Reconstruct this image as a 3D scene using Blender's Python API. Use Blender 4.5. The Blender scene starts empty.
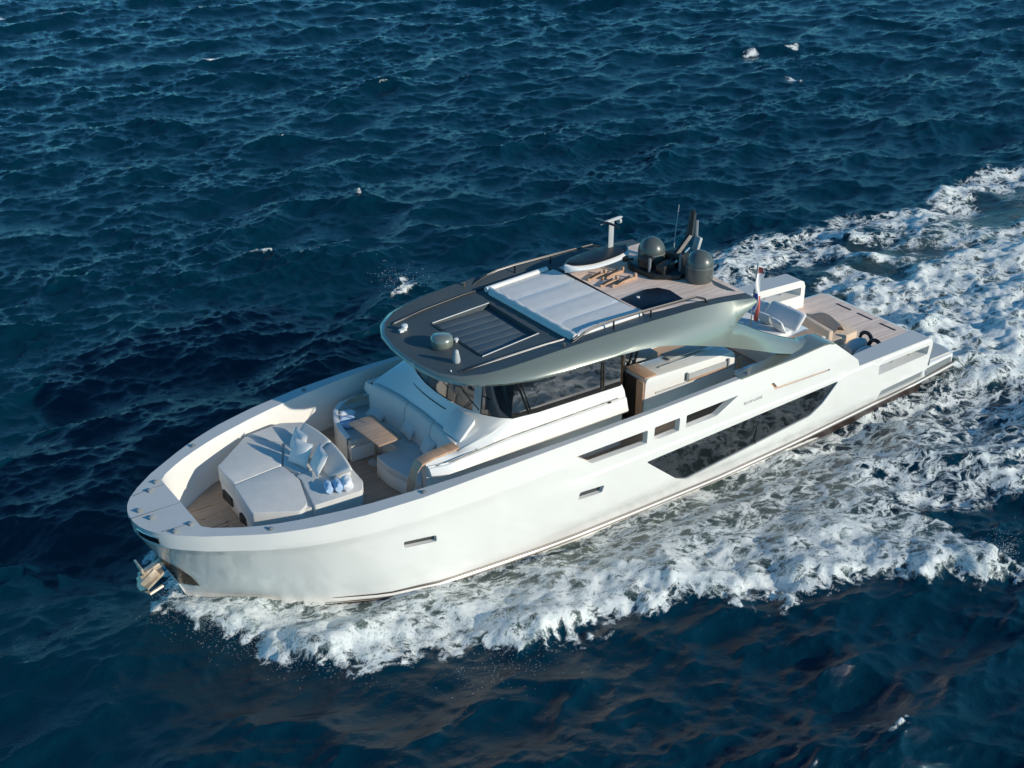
import bpy, bmesh, math, random
import numpy as np
from mathutils import Vector, Matrix
from mathutils.geometry import delaunay_2d_cdt

R = math.radians
scene = bpy.context.scene
COL = scene.collection
random.seed(7)

# ------------------------------------------------------------------ camera
cd = bpy.data.cameras.new("camera"); cam = bpy.data.objects.new("camera", cd); COL.objects.link(cam)
cam.location = (-17.064, -21.796, 16.5415)
cam.rotation_euler = (math.pi/2 - 0.4874, 0, -0.6068)
cd.sensor_width = 36; cd.lens = 1313.1*36/1024; cd.clip_end = 12000; cd.clip_start = 0.5
scene.camera = cam
# ------------------------------------------------------------------ sky, sun, exposure
SUN_EL = 20.0
SUN_DIR = Vector((0.47*math.cos(R(SUN_EL)), -0.883*math.cos(R(SUN_EL)), math.sin(R(SUN_EL)))).normalized()
w = bpy.data.worlds.new("World"); scene.world = w; w.use_nodes = True
nt = w.node_tree; nt.nodes.clear()
sky = nt.nodes.new('ShaderNodeTexSky'); sky.sky_type = 'NISHITA'; sky.sun_disc = False
sky.sun_elevation = R(SUN_EL); sky.sun_rotation = math.atan2(SUN_DIR.x, SUN_DIR.y) % (2*math.pi)
sky.air_density = 0.9; sky.dust_density = 0.0; sky.ozone_density = 5.0
bg = nt.nodes.new('ShaderNodeBackground'); bg.inputs[1].default_value = 0.145
wo = nt.nodes.new('ShaderNodeOutputWorld')
tint = nt.nodes.new('ShaderNodeMix'); tint.data_type = 'RGBA'; tint.blend_type = 'MULTIPLY'; tint.inputs[0].default_value = 1
tint.inputs[7].default_value = (.45, .97, .98, 1); nt.links.new(sky.outputs[0], tint.inputs[6]); nt.links.new(tint.outputs[2], bg.inputs[0]); nt.links.new(bg.outputs[0], wo.inputs[0])
ld = bpy.data.lights.new("sun", 'SUN'); ld.energy = 4.0; ld.angle = R(0.6); ld.color = (1.0, 0.915, 0.77)
lo = bpy.data.objects.new("sun", ld); COL.objects.link(lo)
lo.rotation_euler = SUN_DIR.to_track_quat('Z', 'Y').to_euler(); lo.location = (20, -30, 40)
scene.view_settings.view_transform = 'Standard'; scene.view_settings.look = 'None'
scene.view_settings.gamma = 1; scene.view_settings.exposure = 0.06
scene.render.resolution_x = 1024; scene.render.resolution_y = 768

# ------------------------------------------------------------------ materials
def lin(c): return tuple(c) + (1,)
def mat(name, col, rough=0.5, metal=0.0, coat=0.0, spec=None, noise=None, bump=None, var=0.0):
    m = bpy.data.materials.new(name); m.use_nodes = True
    t = m.node_tree; b = t.nodes['Principled BSDF']
    b.inputs['Base Color'].default_value = lin(col); b.inputs['Roughness'].default_value = rough
    b.inputs['Metallic'].default_value = metal; b.inputs['Coat Weight'].default_value = coat
    b.inputs['Coat Roughness'].default_value = 0.06
    if spec is not None: b.inputs['Specular IOR Level'].default_value = spec
    tc = t.nodes.new('ShaderNodeTexCoord')
    if var:
        n = t.nodes.new('ShaderNodeTexNoise'); n.inputs['Scale'].default_value = noise or 2.0
        n.inputs['Detail'].default_value = 6; n.inputs['Roughness'].default_value = 0.65
        t.links.new(tc.outputs['Object'], n.inputs['Vector'])
        mp = t.nodes.new('ShaderNodeMapRange'); mp.inputs['From Min'].default_value = 0.3; mp.inputs['From Max'].default_value = 0.7
        mp.inputs['To Min'].default_value = 1-var; mp.inputs['To Max'].default_value = 1+var
        t.links.new(n.outputs['Fac'], mp.inputs['Value'])
        mx = t.nodes.new('ShaderNodeVectorMath'); mx.operation = 'SCALE'; mx.inputs[0].default_value = col
        t.links.new(mp.outputs[0], mx.inputs['Scale']); t.links.new(mx.outputs[0], b.inputs['Base Color'])
        mr = t.nodes.new('ShaderNodeMapRange'); mr.inputs['From Min'].default_value = 0.3; mr.inputs['From Max'].default_value = 0.7
        mr.inputs['To Min'].default_value = rough*0.75; mr.inputs['To Max'].default_value = min(1, rough*1.3)
        t.links.new(n.outputs['Fac'], mr.inputs['Value']); t.links.new(mr.outputs[0], b.inputs['Roughness'])
    if bump:
        n2 = t.nodes.new('ShaderNodeTexNoise'); n2.inputs['Scale'].default_value = bump[0]; n2.inputs['Detail'].default_value = 4
        t.links.new(tc.outputs['Object'], n2.inputs['Vector'])
        bp = t.nodes.new('ShaderNodeBump'); bp.inputs['Strength'].default_value = bump[1]; bp.inputs['Distance'].default_value = bump[2]
        t.links.new(n2.outputs['Fac'], bp.inputs['Height']); t.links.new(bp.outputs[0], b.inputs['Normal'])
    return m

def teak(name, col, axis='Y', width=0.055, rough=0.6, seamk=.5):
    m = bpy.data.materials.new(name); m.use_nodes = True
    t = m.node_tree; b = t.nodes['Principled BSDF']; b.inputs['Roughness'].default_value = rough
    tc = t.nodes.new('ShaderNodeTexCoord'); sp = t.nodes.new('ShaderNodeSeparateXYZ')
    t.links.new(tc.outputs['Object'], sp.inputs[0])
    def mth(op, a, bb=None, c=None):
        n = t.nodes.new('ShaderNodeMath'); n.operation = op
        for i, v in enumerate((a, bb, c)):
            if v is None: continue
            if isinstance(v, (int, float)): n.inputs[i].default_value = v
            else: t.links.new(v, n.inputs[i])
        return n.outputs[0]
    d = mth('DIVIDE', sp.outputs[axis], width)
    fr = mth('FRACT', d); fl = mth('FLOOR', d)
    edge = mth('ABSOLUTE', mth('SUBTRACT', fr, 0.5))
    seam = mth('GREATER_THAN', edge, 0.45)
    wn = t.nodes.new('ShaderNodeTexWhiteNoise'); wn.noise_dimensions = '1D'; t.links.new(fl, wn.inputs['W'])
    n = t.nodes.new('ShaderNodeTexNoise'); n.inputs['Scale'].default_value = 3; n.inputs['Detail'].default_value = 8
    mpg = t.nodes.new('ShaderNodeMapping'); mpg.inputs['Scale'].default_value = (1, 8, 8) if axis == 'Y' else (8, 1, 8)
    t.links.new(tc.outputs['Object'], mpg.inputs[0]); t.links.new(mpg.outputs[0], n.inputs['Vector'])
    v = mth('ADD', mth('MULTIPLY', wn.outputs['Value'], 0.25), mth('MULTIPLY', n.outputs['Fac'], 0.6))
    v = mth('ADD', v, 0.55)
    v = mth('MULTIPLY', v, mth('SUBTRACT', 1.0, mth('MULTIPLY', seam, seamk)))
    sc = t.nodes.new('ShaderNodeVectorMath'); sc.operation = 'SCALE'; sc.inputs[0].default_value = col
    t.links.new(v, sc.inputs['Scale']); t.links.new(sc.outputs[0], b.inputs['Base Color'])
    return m

M = dict(
    gel=mat('white_gelcoat', (0.815, 0.80, 0.755), 0.18, coat=0.8, var=0.02, noise=0.7),
    shadedwhite=mat('shaded_white_nonskid', (0.52, 0.535, 0.53), 0.5, var=0.03, noise=1.5, bump=(180, 0.1, 0.002)),  # grey carries the low-sun shading of the upward faces
    green=mat('sage_metallic_paint', (0.215, 0.24, 0.205), 0.27, metal=0.25, coat=0.8),
    roof=mat('dark_grey_nonskid', (0.062, 0.078, 0.084), 0.55, var=0.08, noise=1.2, bump=(120, 0.12, 0.003)),
    louvre=mat('blue_grey_fabric', (0.075, 0.105, 0.125), 0.6, var=0.1, noise=4),
    teak=teak('weathered_teak', (0.40, 0.29, 0.215)),
    teakroof=teak('bleached_teak', (0.86, 0.66, 0.54), seamk=.2),
    teakx=teak('teak_trim', (0.50, 0.32, 0.21), 'X', 0.4, 0.4, 0.0),
    fabric=mat('light_grey_upholstery', (0.60, 0.595, 0.57), 0.85, var=0.05, noise=5, bump=(60, 0.25, 0.006)),
    fabric2=mat('white_upholstery', (0.70, 0.70, 0.69), 0.8, var=0.04, noise=5, bump=(40, 0.2, 0.006)),
    awning=mat('pale_vinyl_sunpad', (0.70, 0.68, 0.65), 0.55, var=0.04, noise=3, bump=(14, 0.25, 0.01)),
    towel=mat('white_terry_towel', (0.78, 0.80, 0.84), 0.95, var=0.05, noise=8, bump=(90, 0.6, 0.01)),
    towelb=mat('blue_terry_towel', (0.42, 0.57, 0.76), 0.95, var=0.08, noise=8, bump=(90, 0.6, 0.01)),
    beige=mat('sand_canvas', (0.60, 0.47, 0.36), 0.85, var=0.08, noise=3, bump=(30, 0.3, 0.01)),
    glass=mat('dark_tinted_glass', (0.008, 0.010, 0.011), 0.02, spec=1.0, coat=0.9),
    solar=mat('dark_blue_glass', (0.005, 0.010, 0.022), 0.42, spec=0.35),
    black=mat('black_plastic', (0.012, 0.013, 0.014), 0.4, var=0.1, noise=5),
    blacks=mat('satin_black_metal', (0.02, 0.02, 0.022), 0.3, metal=0.5),
    dome=mat('grey_green_dome_paint', (0.080, 0.092, 0.086), 0.35, coat=0.4),
    grey=mat('mid_grey_plastic', (0.20, 0.22, 0.23), 0.45, var=0.06, noise=4),
    lgrey=mat('light_grey_plastic', (0.42, 0.44, 0.44), 0.4, var=0.04, noise=4),
    railhighlight=mat('taupe_rail_highlight', (0.20, 0.165, 0.14), 0.5),  # highlight along the dark hand rails, put into the colour
    steel=mat('polished_steel', (0.62, 0.60, 0.56), 0.16, metal=1.0),
    bronze=mat('bronzed_steel', (0.30, 0.235, 0.18), 0.28, metal=0.9, var=0.15, noise=6),
    boot=mat('brown_boot_stripe', (0.035, 0.022, 0.018), 0.4),
    white=mat('white_plastic', (0.75, 0.75, 0.74), 0.35),
    letter=mat('grey_lettering', (0.42, 0.42, 0.41), 0.4),
    red=mat('red_cloth', (0.50, 0.11, 0.09), 0.8), blue=mat('blue_cloth', (0.03, 0.07, 0.35), 0.8), wcloth=mat('white_cloth', (0.75, 0.75, 0.75), 0.8),
)

M['glass'].node_tree.nodes['Principled BSDF'].inputs['IOR'].default_value = 1.6
M['sideglass'] = mat('mirror_tinted_glass', (.008, .010, .011), .02, spec=1.0, coat=.9)
M['sideglass'].node_tree.nodes['Principled BSDF'].inputs['IOR'].default_value = 1.9

# ------------------------------------------------------------------ mesh helpers
class MB:
    def __init__(s): s.v = []; s.f = []
    def add(s, vs, fs):
        o = len(s.v); s.v += [tuple(map(float, p)) for p in vs]; s.f += [tuple(i+o for i in f) for f in fs]; return s
    def box(s, c, d, rz=0, rx=0, ry=0):
        m = Matrix.Rotation(rz, 3, 'Z') @ Matrix.Rotation(ry, 3, 'Y') @ Matrix.Rotation(rx, 3, 'X')
        vs = [Vector(c) + m @ Vector((sx*d[0]/2, sy*d[1]/2, sz*d[2]/2)) for sz in (-1, 1) for sx, sy in ((-1, -1), (1, -1), (1, 1), (-1, 1))]
        return s.add(vs, [(3, 2, 1, 0), (4, 5, 6, 7), (0, 1, 5, 4), (1, 2, 6, 5), (2, 3, 7, 6), (3, 0, 4, 7)])
    def prism(s, poly, z0, z1):
        n = len(poly)
        a = sum(poly[i][0]*poly[(i+1) % n][1]-poly[(i+1) % n][0]*poly[i][1] for i in range(n))
        if a < 0: poly = poly[::-1]
        f0 = z0 if callable(z0) else (lambda x, y: z0); f1 = z1 if callable(z1) else (lambda x, y: z1)
        vs = [(x, y, f0(x, y)) for x, y in poly] + [(x, y, f1(x, y)) for x, y in poly]
        return s.add(vs, [tuple(range(n-1, -1, -1)), tuple(range(n, 2*n))] + [(i, (i+1) % n, n+(i+1) % n, n+i) for i in range(n)])
    def tube(s, path, r, seg=8, cap=True):
        P = [Vector(p) for p in path]; rs = r if isinstance(r, (list, tuple)) else [r]*len(P)
        vs = []; up = Vector((0, 0, 1))
        for i, p in enumerate(P):
            d = (P[min(i+1, len(P)-1)]-P[max(i-1, 0)]).normalized()
            a = d.cross(up if abs(d.z) < .95 else Vector((1, 0, 0))).normalized(); b = a.cross(d)
            vs += [p + (a*math.cos(2*math.pi*k/seg)+b*math.sin(2*math.pi*k/seg))*rs[i] for k in range(seg)]
        fs = [(i*seg+k, i*seg+(k+1) % seg, (i+1)*seg+(k+1) % seg, (i+1)*seg+k) for i in range(len(P)-1) for k in range(seg)]
        if cap: fs += [tuple(range(seg-1, -1, -1)), tuple((len(P)-1)*seg+k for k in range(seg))]
        return s.add(vs, fs)
    def lathe(s, prof, c=(0, 0, 0), seg=28, sc=(1, 1)):
        vs = [(c[0]+r*sc[0]*math.cos(2*math.pi*k/seg), c[1]+r*sc[1]*math.sin(2*math.pi*k/seg), c[2]+z) for r, z in prof for k in range(seg)]
        n = len(prof)
        fs = [(i*seg+k, i*seg+(k+1) % seg, (i+1)*seg+(k+1) % seg, (i+1)*seg+k) for i in range(n-1) for k in range(seg)]
        fs += [tuple(range(seg-1, -1, -1)), tuple((n-1)*seg+k for k in range(seg))]
        return s.add(vs, fs)
    def loft(s, rows, closed=False, capends=False):
        n = len(rows[0]); vs = [p for r in rows for p in r]; fs = []
        for i in range(len(rows)-1):
            for k in range(n if closed else n-1):
                k2 = (k+1) % n
                fs.append((i*n+k, i*n+k2, (i+1)*n+k2, (i+1)*n+k))
        if capends: fs += [tuple(range(n-1, -1, -1)), tuple((len(rows)-1)*n+k for k in range(n))]
        return s.add(vs, fs)

def obj(name, mb, m, parent=None, bevel=0, seg=2, smooth=35, subdiv=0, weld=True, wob=0):
    me = bpy.data.meshes.new(name)
    bm = bmesh.new()
    vs = [bm.verts.new(v) for v in mb.v]
    for f in mb.f:
        try: bm.faces.new([vs[i] for i in f])
        except ValueError: pass
    if weld: bmesh.ops.remove_doubles(bm, verts=bm.verts, dist=1e-4)
    bmesh.ops.recalc_face_normals(bm, faces=bm.faces)
    if bevel:
        ed = [e for e in bm.edges if len(e.link_faces) == 2 and e.calc_face_angle(0) > R(28)]
        bmesh.ops.bevel(bm, geom=ed, offset=bevel, segments=seg, profile=0.5, affect='EDGES', clamp_overlap=True)
    if subdiv:
        bmesh.ops.subdivide_edges(bm, edges=bm.edges, cuts=subdiv, use_grid_fill=True)
    if wob:
        from mathutils import noise
        for v in bm.verts:
            v.co += wob*Vector(noise.noise_vector(v.co*4.0))
    bm.to_mesh(me); bm.free()
    for p in me.polygons: p.use_smooth = True
    me.set_sharp_from_angle(angle=R(smooth))
    me.materials.append(m)
    o = bpy.data.objects.new(name, me); COL.objects.link(o)
    if parent: o.parent = parent
    return o
def tag(o, label, cat, group=None):
    o['label'] = label; o['category'] = cat
    if group: o['group'] = group
    return o
def thing(name, label, cat, loc=(0, 0, 0), rz=0, group=None):
    o = bpy.data.objects.new(name, None); COL.objects.link(o); o.location = loc; o.rotation_euler = (0, 0, rz); o.empty_display_size = 0.2
    return tag(o, label, cat, group)
def itp(tab):
    xs = [a for a, b in tab]; ys = [b for a, b in tab]
    return lambda x: float(np.interp(x, xs, ys))
def mir(pts): return [(x, -y) + tuple(r) for x, y, *r in pts]
def pip(x, y, poly):
    c = False; n = len(poly); j = n-1
    for i in range(n):
        xi, yi = poly[i]; xj, yj = poly[j]
        if (yi > y) != (yj > y) and x < (xj-xi)*(y-yi)/(yj-yi)+xi: c = not c
        j = i
    return c
def rnd(poly, r=0.05, n=4):
    out = []; N = len(poly)
    for i in range(N):
        p = Vector(poly[i]); a = Vector(poly[i-1])-p; b = Vector(poly[(i+1) % N])-p
        rr = min(r, a.length*.45, b.length*.45)
        pa = p+a.normalized()*rr; pb = p+b.normalized()*rr
        for k in range(n+1):
            t = k/n; q = (1-t)**2*pa+2*t*(1-t)*p+t*t*pb; out.append((q.x, q.y))
    return out

# ================================================================== SEA
def fft_tile(N, L, wdir, peak, hs, seed, spread=2.0, kmin=0.0, kmax=1e9, slope=4.0):
    rg = np.random.default_rng(seed)
    k = 2*np.pi*np.fft.fftfreq(N, L/N); kx, ky = np.meshgrid(k, k, indexing='ij'); kk = np.hypot(kx, ky); kk[0, 0] = 1
    kp = 2*np.pi/peak
    sp = kk**(-slope)*np.exp(-1.25*(kp/kk)**2)
    ang = (kx*math.cos(wdir)+ky*math.sin(wdir))/kk
    sp = sp*(np.abs(ang)**spread*0.9+0.1)*np.where(ang < 0, 0.25, 1)
    sp[(kk < kmin) | (kk > kmax)] = 0; sp[0, 0] = 0
    ph = rg.normal(size=(N, N))+1j*rg.normal(size=(N, N))
    H = ph*np.sqrt(sp)
    h = np.fft.ifft2(H); hh = h.real; s = hs/4/hh.std()
    dx = np.fft.ifft2(1j*kx/kk*H).real; dy = np.fft.ifft2(1j*ky/kk*H).real
    return hh*s, dx*s, dy*s
def samp(tile, X, Y, L):
    N = tile.shape[0]; u = (X/L*N) % N; v = (Y/L*N) % N
    i = np.floor(u).astype(int); j = np.floor(v).astype(int); fu = u-i; fv = v-j
    i0 = i % N; j0 = j % N; i1 = (i+1) % N; j1 = (j+1) % N
    return tile[i0, j0]*(1-fu)*(1-fv)+tile[i1, j0]*fu*(1-fv)+tile[i0, j1]*(1-fu)*fv+tile[i1, j1]*fu*fv
def sstep(a, b, x):
    t = np.clip((x-a)/(b-a), 0, 1); return t*t*(3-2*t)
def segdist(X, Y, pts):
    """distance to polyline, and parameter-interpolated extra values"""
    best = np.full(X.shape, 1e9); ex = [np.zeros(X.shape) for _ in range(len(pts[0])-2)]
    side = np.zeros(X.shape)
    for a, b in zip(pts[:-1], pts[1:]):
        dx, dy = b[0]-a[0], b[1]-a[1]; L2 = dx*dx+dy*dy
        t = np.clip(((X-a[0])*dx+(Y-a[1])*dy)/L2, 0, 1)
        d = np.hypot(X-a[0]-t*dx, Y-a[1]-t*dy); m = d < best
        best = np.where(m, d, best); side = np.where(m, np.sign((X-a[0])*dy-(Y-a[1])*dx), side)
        for q in range(len(ex)): ex[q] = np.where(m, a[2+q]+t*(b[2+q]-a[2+q]), ex[q])
    return best, side, ex
# half beam of the hull at the waterline
hb_w = itp([(-10.13, 0), (-9.8, .32), (-9.1, .92), (-8.5, 1.40), (-7.8, 1.88), (-6.7, 2.38), (-5.5, 2.62), (-3, 2.68), (0, 2.66), (4, 2.6), (7.6, 2.52), (11, 2.42)])

def axis(seq):
    out = [seq[0][0]]
    for (a, b, s0, s1) in seq:
        x = a
        n = max(1, int(round((b-a)/((s0+s1)/2))))
        t = np.linspace(0, 1, n+1)[1:]
        out += list(a + (b-a)*((s0*t+(s1-s0)*t*t/2)/((s0+s1)/2)))
    return np.array(out)
def build_sea():
    xs = axis([(-3000, -300, 400, 60), (-300, -60, 60, 3), (-60, -26, 3, .3), (-26, -13, .2, .075), (-13, 17, .052, .052), (17, 34, .07, .14), (34, 75, .16, .34), (75, 140, .5, 6), (140, 400, 8, 70), (400, 4000, 100, 600)])
    ys = axis([(-3000, -300, 400, 60), (-300, -40, 60, 2), (-40, -14, 2, .12), (-14, 10, .052, .052), (10, 35, .065, .12), (35, 90, .13, .34), (90, 160, .5, 6), (160, 400, 8, 70), (400, 5000, 100, 700)])
    X, Y = np.meshgrid(xs, ys, indexing='ij')
    nx, ny = X.shape
    wd = R(82)                                   # wave travel direction
    A, Ax, Ay = fft_tile(1024, 71.0, wd, 4.8, 0.42, 3, 3.5, slope=4.4)
    B, Bx, By = fft_tile(512, 17.3, wd+0.35, 1.1, 0.095, 5, 2.0, slope=3.9)
    G = np.hypot(X, Y); fade = 1-sstep(100, 170, G)
    c, s_ = math.cos(.5), math.sin(.5)
    Xr, Yr = X*c-Y*s_, X*s_+Y*c
    Z = samp(A, X, Y, 71.0); DX = samp(Ax, X, Y, 71.0); DY = samp(Ay, X, Y, 71.0)
    Z2 = samp(B, Xr, Yr, 17.3); d1 = samp(Bx, Xr, Yr, 17.3); d2 = samp(By, Xr, Yr, 17.3)
    gust = samp(fft_tile(128, 60, 0, 30, 4, 9, 0.0, slope=3.0)[0], X, Y, 60.0)
    amp = 0.85+0.3*np.clip(gust, -1.5, 1.5)
    ZB = Z2*amp*fade; Z = (Z + Z2*amp)*fade; DX = (DX*0.9 + (d1*c+d2*s_)*.7*amp)*fade; DY = (DY*0.9 + (-d1*s_+d2*c)*.7*amp)*fade
    # noise tiles for the churned water
    def ntile(seed, peak, slope): 
        h = fft_tile(512, 20.0, 0, peak, 4, seed, 0.0, slope=slope)[0]; return h/h.std()
    n1 = samp(ntile(11, 3.0, 5.2), X, Y, 20.0); n2 = samp(ntile(12, 0.9, 4.8), X, Y, 20.0)
    n3 = samp(ntile(13, 0.34, 4.2), X, Y, 20.0)
    wx = X+0.15*n1; wy = Y+0.15*samp(ntile(14, 2.2, 4.6), X, Y, 20.0)
    calm = np.zeros_like(Z); foam = np.zeros_like(Z); lift = np.zeros_like(Z); aer = np.zeros_like(Z)
    # ---- port bow wave: outer breaking front (x, y, height, width inward)
    front = [(-10.5, -0.5, .18, .5), (-10.2, -1.5, .30, .8), (-9.6, -2.6, .38, 1.0), (-8.8, -3.7, .42, 1.2), (-7.8, -4.35, .42, 1.3), (-6.6, -4.65, .40, 1.3), (-5.6, -5.0, .40, 1.4),
             (-4.8, -5.6, .42, 1.5), (-3.7, -5.6, .42, 1.6), (-2.4, -5.75, .45, 1.7), (-1.2, -6.5, .5, 1.8), (-0.2, -7.2, .55, 1.7), (0.9, -7.35, .55, 1.5), (1.9, -7.7, .52, 1.4), (3.0, -8.6, .48, 1.2), (4.1, -9.15, .42, 1.0), (4.9, -9.3, .3, .7)]
    for sgn in (-1, 1):
        fr = [(a, b if sgn < 0 else -b, h, ww) for a, b, h, ww in front]
        if sgn > 0: fr = [(a, b*.97, h*.7, ww) for a, b, h, ww in fr]
        d, side, (hh, ww) = segdist(wx, wy, fr)
        inside = np.abs(wy) < np.interp(wx, [p[0] for p in fr], [abs(p[1]) for p in fr])
        inside &= (np.sign(wy) == sgn) & (wx > -10.9) & (wx < 4.9)
        sd = np.where(inside, d, -d)                 # + inside
        sr_ = sd-.50+.03*n2; sd = sd+np.clip(.08*n2+.08*n3, -.3, .3)
        ridge = .62*hh*np.where(sr_ > 0, np.exp(-(sr_/ww)**2), np.exp(-(sr_/0.5)**2))
        zone = (wx > -11) & (wx < 5.0+.25*n2+.3*(Y < -8)) & (np.sign(Y) == sgn)
        lift += np.where(zone, ridge, 0)
        band = sstep(-.22, .30, sd)*(1-sstep(ww*0.75, ww*1.9, sd))
        foam = np.maximum(foam, np.where(zone, band*.80, 0))
        # lacy interior between the ridge and the hull, wider towards the stern
        inner = sstep(-.05, .3, sd)*np.where(zone, 1, 0)
        k = 0.56-0.09*sstep(-6, 3, X)
        foam = np.maximum(foam, inner*k*(0.92+0.12*n1))
        calm = np.maximum(calm, inner*0.75)
        aer = np.maximum(aer, inner*(1-0.35*sstep(0, 5, X)))
        # glassy shoulder in front of the breaking wave
        calm = np.maximum(calm, np.where(zone, np.exp(-(np.minimum(sd, 0)/1.2)**2), 0)*0.35)
    # ---- lace trailing behind the port crest and beside the quarter
    def blob(cx, cy, rx, ry, a, v, soft=.5):
        ca, sa = math.cos(a), math.sin(a); u = ((wx-cx)*ca+(wy-cy)*sa)/rx; t = (-(wx-cx)*sa+(wy-cy)*ca)/ry
        q = np.sqrt(u*u+t*t)+0.12*n1; return v*(1-sstep(1-soft, 1+soft*.4, q))
    for b in [(7.2, -3.2, 4.2, 1.3, .02, .60), (12.6, -3.0, 2.4, 1.1, .1, .72), (10.6, -3.6, 1.8, .8, 0, .5), (5.2, -4.6, 3.2, 2.2, -.25, .56), (7.6, -6.2, 2.0, 1.7, -.4, .52), (8.6, -4.2, 3.4, 1.1, .1, .42), (10.6, -5.3, 2.6, 1.7, .2, .46),
              (9.8, -7.6, 2.0, .9, -.5, .40), (12.5, -7.0, 3.5, 1.8, -.1, .42), (14, -4.2, 3, 1.6, .1, .45)]:
        foam = np.maximum(foam, blob(*b)*(0.95+0.1*n1))
    # ---- propeller wash
    half = np.interp(X, [10.2, 11, 13, 16, 20, 30, 60], [2.2, 2.5, 3.2, 3.8, 4.3, 5.2, 7.5])
    yc = np.interp(X, [11, 16, 30, 60], [-.2, -.1, .1, 0])
    q = np.abs(wy-yc)/half
    wash = (1-sstep(.62, 1.12, q+0.10*n1))*sstep(10.1, 11.0, X)
    foam = np.maximum(foam, wash*np.interp(X, [10, 16, 26, 60], [.92, .84, .72, .5])*(0.93+0.12*n1))
    aer = np.maximum(aer, (1-sstep(.7, 1.7, q))*sstep(9.8, 11.5, X)*0.9)
    lift += wash*np.interp(X, [10, 12, 15, 24], [.05, .28, .22, .08])*(0.8+0.04*n2+.10*n1)
    calm = np.maximum(calm, (1-sstep(.9, 1.6, q))*sstep(10, 12, X)*0.7)
    # ---- starboard quarter: stray foam tongues and the far bow-wave crest
    for b in [(12.6, 6.6, 2.6, 1.5, .1, .60), (15.4, 6.9, 2.2, .9, 0, .52), (10.3, 5.6, 2.4, 1.8, .3, .58), (15.2, 5.0, 2.0, .45, -1.0, .72), (14.1, 3.6, 1.5, .6, -.9, .80), (13.0, 2.9, 1.3, .7, -.6, .85), (16.4, 6.0, 1.1, .5, -1.2, .6),
              (20.0, 5.9, 2.6, .9, -.15, .66), (22.5, 6.9, 1.6, .7, .35, .74), (25.5, 6.9, 2.8, .9, -.1, .62), (31, 7.0, 5, 1.2, 0, .55), (18.6, 4.8, 2.2, .8, -.1, .52), (8.0, 5.0, 2.5, 1.6, 0, .5)]:
        v = blob(*b)*(0.93+0.14*n1); foam = np.maximum(foam, v); lift += v*.06*(1+.1*n2)
    for b in [(1.4, 10.7, .7, .25, .6, .66), (1.9, 11.6, .35, .25, 0, .45), (31.6, 26.8, .5, .3, 0, .66), (34.0, 26.3, .4, .15, 0, .55), (29.7, 21.7, .3, .2, 0, .6), (19.6, 45.0, .5, .22, 0, .6), (17.5, 35.0, .35, .18, 0, .7), (2.2, 57, .4, .2, 0, .7), (40, 52, .5, .25, 0, .7), (8, 41, .35, .18, 0, .6)]:
        foam = np.maximum(foam, blob(*b))
    # whitecap flecks where the open sea is steepest
    crest = sstep(2.35, 3.1, Z/Z[600:900, 500:900].std())*sstep(.5, 1.5, n2)*.50*(1-calm)
    foam = np.maximum(foam, crest)
    foam = np.clip(foam, 0, 1.1)
    rough = sstep(.35, .95, foam)
    Z = Z-ZB*np.maximum(calm*.8, .85*sstep(.3, .7, foam)); Z = Z*(1-calm*0.70); q_ = np.maximum(calm*.9, .85*sstep(.3, .7, foam)); DX *= (1-q_); DY *= (1-q_)
    lump = (0.006*n2+0.003*n3+0.02*n1)*rough + (0.010*n2+0.03*n1)*sstep(.1, .5, foam)
    sharp = 0.0
    Z = Z+lift*np.clip(1+0.04*n2+.12*n1, .4, 1.5)+lump+sharp
    DY = DY+0.01*n3*rough
    # keep the water inside the hull outline below the deck
    hw = np.interp(X, [-10.13, -9.1, -7.8, -6.7, -5.5, 0, 11], [0, .9, 1.88, 2.38, 2.62, 2.66, 2.42])
    near = (X > -10.3) & (X < 11.05) & (np.abs(Y) < hw+.25)
    Z = np.where(near, np.minimum(Z, 0.02+0.02*n1), Z)
    ft = np.interp(X, [-7, -4, -2, 2.5, 5, 7.2, 9, 11, 12], [0, .22, .36, .42, .32, .20, .10, 0, 0])
    Z = Z-ft*np.exp(-(np.maximum(np.abs(Y)-hw, 0)/1.25)**2)
    deep = (X > -9.6) & (X < 10.8) & (np.abs(Y) < hw-.35)
    Z = np.where(deep, -0.7, Z)
    P = np.stack([X+DX, Y+DY, Z], -1).reshape(-1, 3).astype(np.float32)
    me = bpy.data.meshes.new('sea')
    me.vertices.add(nx*ny); me.vertices.foreach_set('co', P.ravel())
    i = np.arange((nx-1)*(ny-1)); a = (i//(ny-1))*ny+i % (ny-1)
    F = np.stack([a, a+ny, a+ny+1, a+1], -1).astype(np.int32)
    me.loops.add(F.size); me.loops.foreach_set('vertex_index', F.ravel())
    me.polygons.add(len(F)); me.polygons.foreach_set('loop_start', np.arange(0, F.size, 4, dtype=np.int32))
    me.polygons.foreach_set('use_smooth', np.ones(len(F), dtype=bool))
    me.update(); me.validate()
    at = me.attributes.new('foam', 'FLOAT', 'POINT'); at.data.foreach_set('value', foam.ravel().astype(np.float32))
    at = me.attributes.new('aerated', 'FLOAT', 'POINT'); at.data.foreach_set('value', aer.ravel().astype(np.float32))
    o = bpy.data.objects.new('sea', me); COL.objects.link(o); o['kind'] = 'structure'
    o['label'] = 'deep blue choppy open sea with white foam along the hull and behind the stern'
    return o, (X, Y, Z, foam)

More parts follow.
